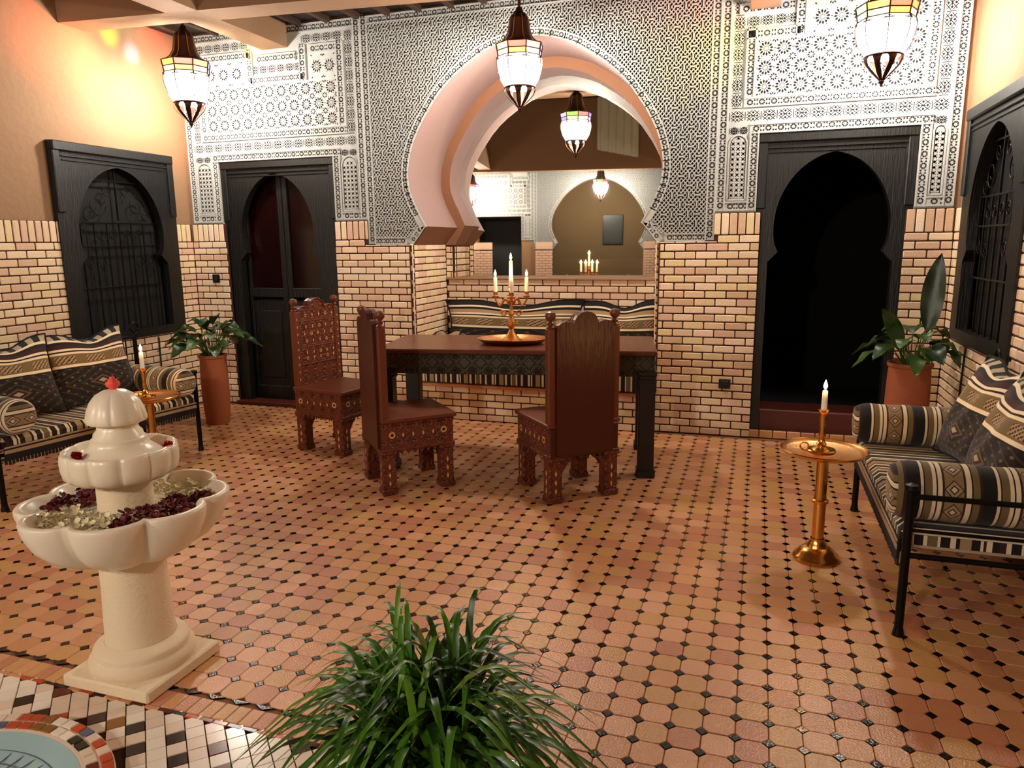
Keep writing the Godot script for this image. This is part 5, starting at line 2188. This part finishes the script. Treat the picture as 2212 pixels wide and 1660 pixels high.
func make_candlestick(label: String, at: Vector3) -> Node3D:
	var c := thing("candlestick", label, "candlestick", at, 0.0, "")
	var d := Geo.new()
	d.lathe([Vector2(0.055, 0.0), Vector2(0.062, 0.008), Vector2(0.058, 0.012), Vector2(0.040, 0.010), Vector2(0.030, 0.018), Vector2(0.018, 0.024)], 28)
	put(d, M.brass, "dish", c)
	var s := Geo.new()
	s.lathe([Vector2(0.016, 0.02), Vector2(0.022, 0.034), Vector2(0.014, 0.046), Vector2(0.011, 0.060), Vector2(0.016, 0.075), Vector2(0.011, 0.09), Vector2(0.013, 0.12), Vector2(0.016, 0.15), Vector2(0.014, 0.17), Vector2(0.021, 0.182), Vector2(0.024, 0.188), Vector2(0.014, 0.190)], 20)
	put(s, M.brass, "stem", c)
	var h := Geo.new()
	var pts := []
	for i in 13:
		var t := TAU * i / 12.0
		pts.append(Vector3(-0.070 + cos(t) * 0.017, 0.020 + sin(t) * 0.017, 0))
	h.tube(pts, 0.004, -1.0, 6)
	put(h, M.brass, "handle", c)
	return c


func build_brass_tables() -> void:
	make_brass_table("small round brass pedestal table in front of the right sofa", Vector3(1.995, 0, 2.09))
	make_candlestick("brass candlestick on the small round table by the right sofa", Vector3(1.985, 0.500, 2.085))
	make_candle("lit white candle in the single candlestick by the right sofa", Vector3(1.985, 0.689, 2.085), 0.085, 0.0125, 0.06)
	make_brass_table("small brass pedestal table half hidden behind the marble fountain", Vector3(-1.845, 0, 1.97))
	make_candlestick("brass candlestick on the small table before the left sofa", Vector3(-1.865, 0.500, 1.975))
	make_candle("lit white candle burning in front of the left sofa's bolster", Vector3(-1.865, 0.689, 1.975), 0.100, 0.0125, 0.06)


# ---------------------------------------------------------------- marble fountain

func scalloped(g: Geo, prof: Array, lobes: int, depth: float, seg: int, turn := 0.0) -> void: # profile of (radius, height, how strongly the lobes show), outside first, bottom up
	var rows := []
	for p in prof:
		var row := []
		for s in seg:
			var a := TAU * s / seg
			var f := pow(absf(cos(lobes * 0.5 * (a - turn))), 0.55)
			var r: float = p[0] * (1.0 - depth * p[2] * (1.0 - f))
			row.append(Vector3(cos(a) * r, p[1], sin(a) * r))
		rows.append(row)
	g.grid(rows, true, true)


func petals(g: Geo, n: int, a0: float, a1: float, r0: float, r1: float, y: float, size: float) -> void:
	for i in n:
		var a := rng.randf_range(a0, a1)
		var r := sqrt(rng.randf_range(r0 * r0, r1 * r1))
		g.xf = Transform3D(Basis.from_euler(Vector3(rng.randf_range(-0.7, 0.7), rng.randf() * TAU, rng.randf_range(-0.7, 0.7))), Vector3(cos(a) * r, y + rng.randf() * size * 0.9, sin(a) * r))
		var rows := []
		for j in 4:
			var t := j / 3.0
			var w: float = size * [0.22, 0.5, 0.55, 0.25][j]
			var row := []
			for k in 3:
				row.append(Vector3((k - 1) * w, size * 0.22 * (absf(k - 1.0) + t * t), (t - 0.5) * size))
			rows.append(row)
		g.grid(rows, false)
	g.xf = Transform3D.IDENTITY
	for i in g.n.size():
		if g.n[i].y < 0:
			g.n[i] = -g.n[i]


func build_fountain() -> void:
	var f := thing("fountain", "cream marble fountain with two scalloped basins and a domed top", "fountain", Vector3(-0.245, 0, 3.70))
	var pl := Geo.new()
	pl.box(Vector3(0, 0.021, 0), Vector3(0.350, 0.042, 0.335), 0.006)
	put(pl, M.stone, "plinth", f)
	var base := Geo.new()
	base.lathe([Vector2(0.160, 0.042), Vector2(0.166, 0.055), Vector2(0.164, 0.075), Vector2(0.152, 0.086), Vector2(0.148, 0.092), Vector2(0.150, 0.102), Vector2(0.144, 0.114), Vector2(0.126, 0.122), Vector2(0.112, 0.130)], 40, 50.0)
	put(base, M.stone, "column_base", f)
	var col := Geo.new()
	col.lathe([Vector2(0.112, 0.122), Vector2(0.108, 0.16), Vector2(0.103, 0.30), Vector2(0.101, 0.45)], 40)
	put(col, M.stone, "column", f)
	var b := Geo.new()
	scalloped(b, [[0.085, 0.425, 0.0], [0.13, 0.428, 0.5], [0.19, 0.442, 0.9], [0.246, 0.474, 1.0], [0.288, 0.520, 1.0], [0.310, 0.566, 1.0], [0.318, 0.596, 1.0], [0.319, 0.610, 1.0], [0.314, 0.617, 1.0], [0.302, 0.618, 1.0], [0.291, 0.610, 1.0], [0.278, 0.590, 1.0], [0.25, 0.572, 1.0], [0.075, 0.566, 0.0]], 8, 0.16, 128, 0.2)
	put(b, M.marble, "large_basin", f)
	var st := Geo.new()
	st.lathe([Vector2(0.088, 0.56), Vector2(0.084, 0.60), Vector2(0.082, 0.69)], 32)
	put(st, M.stone, "middle_stem", f)
	var u := Geo.new()
	scalloped(u, [[0.07, 0.682, 0.0], [0.11, 0.684, 0.4], [0.150, 0.692, 1.0], [0.168, 0.708, 1.0], [0.174, 0.735, 1.0], [0.175, 0.765, 1.0], [0.172, 0.781, 1.0], [0.164, 0.787, 1.0], [0.153, 0.784, 0.9], [0.143, 0.772, 0.7], [0.125, 0.762, 0.3], [0.05, 0.762, 0.0]], 12, 0.06, 144)
	put(u, M.marble, "small_basin", f)
	var bell := Geo.new()
	bell.lathe([Vector2(0.128, 0.762), Vector2(0.108, 0.778), Vector2(0.090, 0.793), Vector2(0.083, 0.806), Vector2(0.083, 0.815), Vector2(0.074, 0.822), Vector2(0.072, 0.834), Vector2(0.062, 0.845), Vector2(0.059, 0.862), Vector2(0.058, 0.885)], 32, 50.0)
	put(bell, M.marble, "bell_stem", f)
	var dome := Geo.new()
	scalloped(dome, [[0.05, 0.872, 0.0], [0.082, 0.868, 0.8], [0.090, 0.873, 1.0], [0.090, 0.884, 1.0], [0.084, 0.910, 1.0], [0.073, 0.936, 1.0], [0.056, 0.957, 0.9], [0.034, 0.970, 0.5], [0.001, 0.975, 0.0]], 10, 0.055, 120)
	put(dome, M.marble, "dome", f)
	# flowers laid in the water basins
	var at := f.position
	for q in [["dark red rose petals heaped in the large basin towards the room", -0.72, 0.95, M.petal_red], ["dark red rose petals at the back of the large basin behind its stem", 2.55, 3.85, M.petal_red]]:
		var g := Geo.new()
		petals(g, 190 if q[1] < 0 else 130, q[1], q[2], 0.105, 0.255, 0.582, 0.022)
		var o := put(g, q[3], "rose_petals", self, at)
		tag(stuff(o), q[0], "petals")
	for q in [["cream white petals in front in the large basin", 1.0, 2.5], ["cream white petals at the far side of the large basin", 3.9, 5.5]]:
		var g := Geo.new()
		petals(g, 130, q[1], q[2], 0.11, 0.255, 0.580, 0.020)
		var o := put(g, M.petal_white, "white_petals", self, at)
		tag(stuff(o), q[0], "petals")
	var i := 0
	for a in [-0.45, 2.0]:
		var g := Geo.new()
		petals(g, 26, -0.3, 0.3, 0.0, 0.022, 0.0, 0.020)
		for k in g.v.size():
			g.v[k] += Vector3(cos(a) * 0.138, 0.772, sin(a) * 0.138)
		var o := put(g, M.petal_scarlet, "rose_petals", self, at)
		tag(stuff(o), ["small heap of red petals on the far side of the upper basin", "small heap of red petals at the front of the upper basin"][i], "petals")
		i += 1
	var rose := thing("rose", "pink rose head resting on the fountain's domed top", "flower", at + Vector3(0, 0.972, 0))
	for ring in 3:
		for k in 5:
			var a := TAU * k / 5.0 + ring * 0.6
			var g := Geo.new()
			var rr: float = [0.008, 0.015, 0.021][ring]
			var rows := []
			for y in 4:
				var row := []
				for x in 4:
					var aa := a + (x / 3.0 - 0.5) * 1.5
					var t := y / 3.0
					row.append(Vector3(cos(aa) * rr * (0.45 + 0.6 * sin(t * 2.3)), 0.002 + t * (0.040 - ring * 0.007), sin(aa) * rr * (0.45 + 0.6 * sin(t * 2.3))))
				rows.append(row)
			g.grid(rows, false, true)
			put(g, M.rose_pink, "petal", rose)


# ---------------------------------------------------------------- plants

func ribbon(g: Geo, pts: Array, w: float, fold := 0.25) -> void: # long narrow leaf, folded along its middle
	var rows := []
	for i in pts.size():
		var t := i / float(pts.size() - 1)
		var d: Vector3 = (pts[mini(i + 1, pts.size() - 1)] - pts[maxi(i - 1, 0)]).normalized()
		var s := d.cross(Vector3.UP)
		if s.length() < 0.05:
			s = Vector3(1, 0, 0.2)
		s = s.normalized()
		var up: Vector3 = s.cross(d).normalized()
		var hw := w * 0.5 * (minf(1.0, 0.55 + t * 2.0)) * (1.0 - pow(t, 2.5)) + 0.0006
		rows.append([pts[i] - s * hw + up * hw * fold, pts[i], pts[i] + s * hw + up * hw * fold])
	g.grid(rows, false, true)


func build_plants() -> void:
	# spider plant in the foreground
	var p := thing("potted_spider_plant", "bushy green grass-leaved plant in a dark pot in the foreground", "potted plant", Vector3(1.135, 0, 4.36))
	var pot := Geo.new()
	pot.lathe([Vector2(0.0, 0.0), Vector2(0.095, 0.0), Vector2(0.10, 0.01), Vector2(0.115, 0.22), Vector2(0.130, 0.44), Vector2(0.138, 0.455), Vector2(0.138, 0.478), Vector2(0.128, 0.480), Vector2(0.122, 0.455)], 32)
	put(pot, M.door_dark, "pot", p)
	var so := Geo.new()
	so.lathe([Vector2(0.124, 0.452), Vector2(0.0, 0.462)], 20)
	put(so, M.soil, "soil", p)
	var r2 := RandomNumberGenerator.new()
	r2.seed = 31
	for i in 295:
		var a := r2.randf() * TAU
		var q := pow(r2.randf(), 0.55) # 0 upright, 1 hanging outwards
		var reach := lerpf(0.07, 0.35, q) * (0.7 + 0.45 * r2.randf())
		var rise := lerpf(0.28, 0.17, q) * (0.7 + 0.5 * r2.randf())
		var fall := lerpf(0.03, 0.27, q * q) * (0.6 + 0.6 * r2.randf())
		var o := Vector3(cos(a), 0, sin(a))
		var sa := r2.randf() * TAU
		var start := Vector3(cos(sa), 0, sin(sa)) * 0.09 * sqrt(r2.randf()) + Vector3(0, 0.455, 0)
		var side := Vector3(-o.z, 0, o.x) * r2.randf_range(-0.12, 0.12)
		var pts := []
		for k in 9:
			var t := k / 8.0
			pts.append(start + o * reach * (t * 0.6 + t * t * 0.4) + Vector3(0, rise * sin(minf(t * 1.25, 1.0) * PI * 0.5) - fall * pow(t, 2.3), 0) + side * t * t)
		var g := Geo.new()
		ribbon(g, pts, r2.randf_range(0.010, 0.015) + 0.007 * q)
		put(g, M["leaf%d" % [0, 1, 2, 1, 0, 3, 2, 1, 3, 0][r2.randi() % 10]] if i % 40 != 7 else M.leaf4, "leaf", p)
	# broad-leaved plants in tall terracotta pots by the back corners
	broad_plant("broad-leaved green plant in a tall terracotta pot by the left corner", Vector3(-2.43, 0, 0.70), 0.565, 0.105, 41, [0.46, 0.50], 34, [])
	broad_plant("broad-leaved plant in a terracotta pot between dark doorway and right window", Vector3(2.585, 0, 0.55), 0.68, 0.122, 57, [0.40, 0.36], 24, [[Vector3(0.10, 0.68, -0.05), 0.13, 0.40], [Vector3(-0.16, 0.36, 0.06), 0.09, 0.3]])


func broad_plant(label: String, at: Vector3, h: float, r: float, seed_: int, spread: Array, n: int, extra: Array) -> void:
	var p := thing("potted_plant", label, "potted plant", at)
	var pot := Geo.new()
	pot.lathe([Vector2(0.0, 0.0), Vector2(r * 0.82, 0.0), Vector2(r * 0.88, 0.02), Vector2(r * 1.02, h * 0.4), Vector2(r * 0.99, h * 0.8), Vector2(r * 0.95, h - 0.03), Vector2(r * 1.04, h - 0.02), Vector2(r * 1.04, h), Vector2(r * 0.93, h), Vector2(r * 0.90, h - 0.04)], 32)
	put(pot, M.terracotta_pot, "pot", p)
	var so := Geo.new()
	so.lathe([Vector2(r * 0.93, h - 0.035), Vector2(0.0, h - 0.025)], 20)
	put(so, M.soil, "soil", p)
	var q := RandomNumberGenerator.new()
	q.seed = seed_
	var jobs := extra.duplicate()
	for i in n:
		var a := TAU * i * 0.382 + q.randf() * 0.5
		var tilt := sqrt((i + 0.5) / n)
		var out: float = spread[0] * tilt * q.randf_range(0.75, 1.05)
		jobs.append([Vector3(cos(a) * out * 0.72, spread[1] * (1.0 - tilt * 0.75) * q.randf_range(0.8, 1.05), sin(a) * out * 0.72), q.randf_range(0.085, 0.125), q.randf_range(0.21, 0.30)])
	for j in jobs:
		var o: Vector3 = j[0]
		var flat_dir := Vector3(o.x, 0, o.z).normalized()
		if flat_dir.length() < 0.1:
			flat_dir = Vector3(1, 0, 0)
		var base := Vector3(0, h - 0.03, 0) + flat_dir * 0.03
		var mid := base + o * 0.55 + Vector3(0, 0.05, 0)
		var tip: Vector3 = base + o + flat_dir * j[2] * 0.35 + Vector3(0, -j[2] * 0.3 * (1.2 - o.y), 0)
		if extra.has(j):
			tip = base + o
			mid = base + o * 0.30 + Vector3(0.02, 0, 0)
		# keep clear of the walls behind
		for v in [mid, tip]:
			pass
		tip.x = clampf(tip.x + at.x, WX0 + 0.05, WX1 - 0.05) - at.x
		tip.z = maxf(tip.z + at.z, 0.06) - at.z
		mid.x = clampf(mid.x + at.x, WX0 + 0.05, WX1 - 0.05) - at.x
		mid.z = maxf(mid.z + at.z, 0.06) - at.z
		var stalk := Geo.new()
		stalk.tube([base, base.lerp(mid, 0.5) + Vector3(0, 0.03, 0), mid], 0.004, 0.003, 5)
		var d: Vector3 = (tip - mid).normalized()
		var s: Vector3 = d.cross(Vector3.UP).normalized()
		if extra.has(j): # the tall leaf shows its broad side to the room
			s = d.cross(Vector3(-0.3, 0.0, 1.0)).normalized()
		s = (s + Vector3.UP * q.randf_range(-0.4, 0.4)).normalized()
		var up: Vector3 = s.cross(d).normalized()
		var rows := []
		for k in 10:
			var t := k / 9.0
			var w: float = j[1] * 0.5 * pow(sin(PI * pow(t, 0.75)), 0.8) + 0.001
			var c := mid.lerp(tip, t) + Vector3(0, 0.035 * sin(t * PI), 0)
			var row := []
			for x in 5:
				var e := (x - 2) / 2.0
				row.append(c + s * w * e + up * (0.25 * w * absf(e) + 0.006 * sin(t * 14.0) * absf(e)))
			rows.append(row)
		var g := Geo.new()
		g.grid(rows, false, true)
		var leaf := put(g, M["broad_leaf%d" % (q.randi() % 3)], "leaf", p)
		put(stalk, M.broad_leaf1, "leaf_stalk", leaf)


func build_small_fittings() -> void:
	var s := thing("light_switch", "small black light switch on the narrow brick pier left of the double door", "switch", Vector3(-2.915, 1.132, 0.0))
	var g := Geo.new()
	g.box(Vector3(0, 0, 0.006), Vector3(0.076, 0.076, 0.012), 0.004)
	put(g, M.plastic_black, "plate", s)
	var k := Geo.new()
	k.box(Vector3(0, 0, 0.014), Vector3(0.036, 0.040, 0.008), 0.003)
	put(k, M.door_black, "rocker", s)
	var o := thing("wall_socket", "small black wall socket low on the brick pier right of the niche", "socket", Vector3(1.492, 0.392, 0.0))
	var g2 := Geo.new()
	g2.box(Vector3(0, 0, 0.006), Vector3(0.082, 0.070, 0.012), 0.004)
	put(g2, M.plastic_black, "plate", o)
	var k2 := Geo.new()
	k2.box(Vector3(0, 0.004, 0.014), Vector3(0.052, 0.036, 0.008), 0.004)
	put(k2, M.door_black, "flap", o)
	for q in [["thin dark cable down the bricks under the left window", Vector3(WX0 + 0.008, 0.66, 0.52), Vector3(WX0 + 0.008, 0.0, 0.53)], ["thin dark cable down the bricks under the right window", Vector3(WX1 - 0.008, 0.79, 0.60), Vector3(WX1 - 0.008, 0.0, 0.52)]]:
		var c := Geo.new()
		c.tube([q[1], q[1].lerp(q[2], 0.5), q[2]], 0.006, -1.0, 6)
		tag(put(c, M.plastic_black, "cable", self), q[0], "cable")
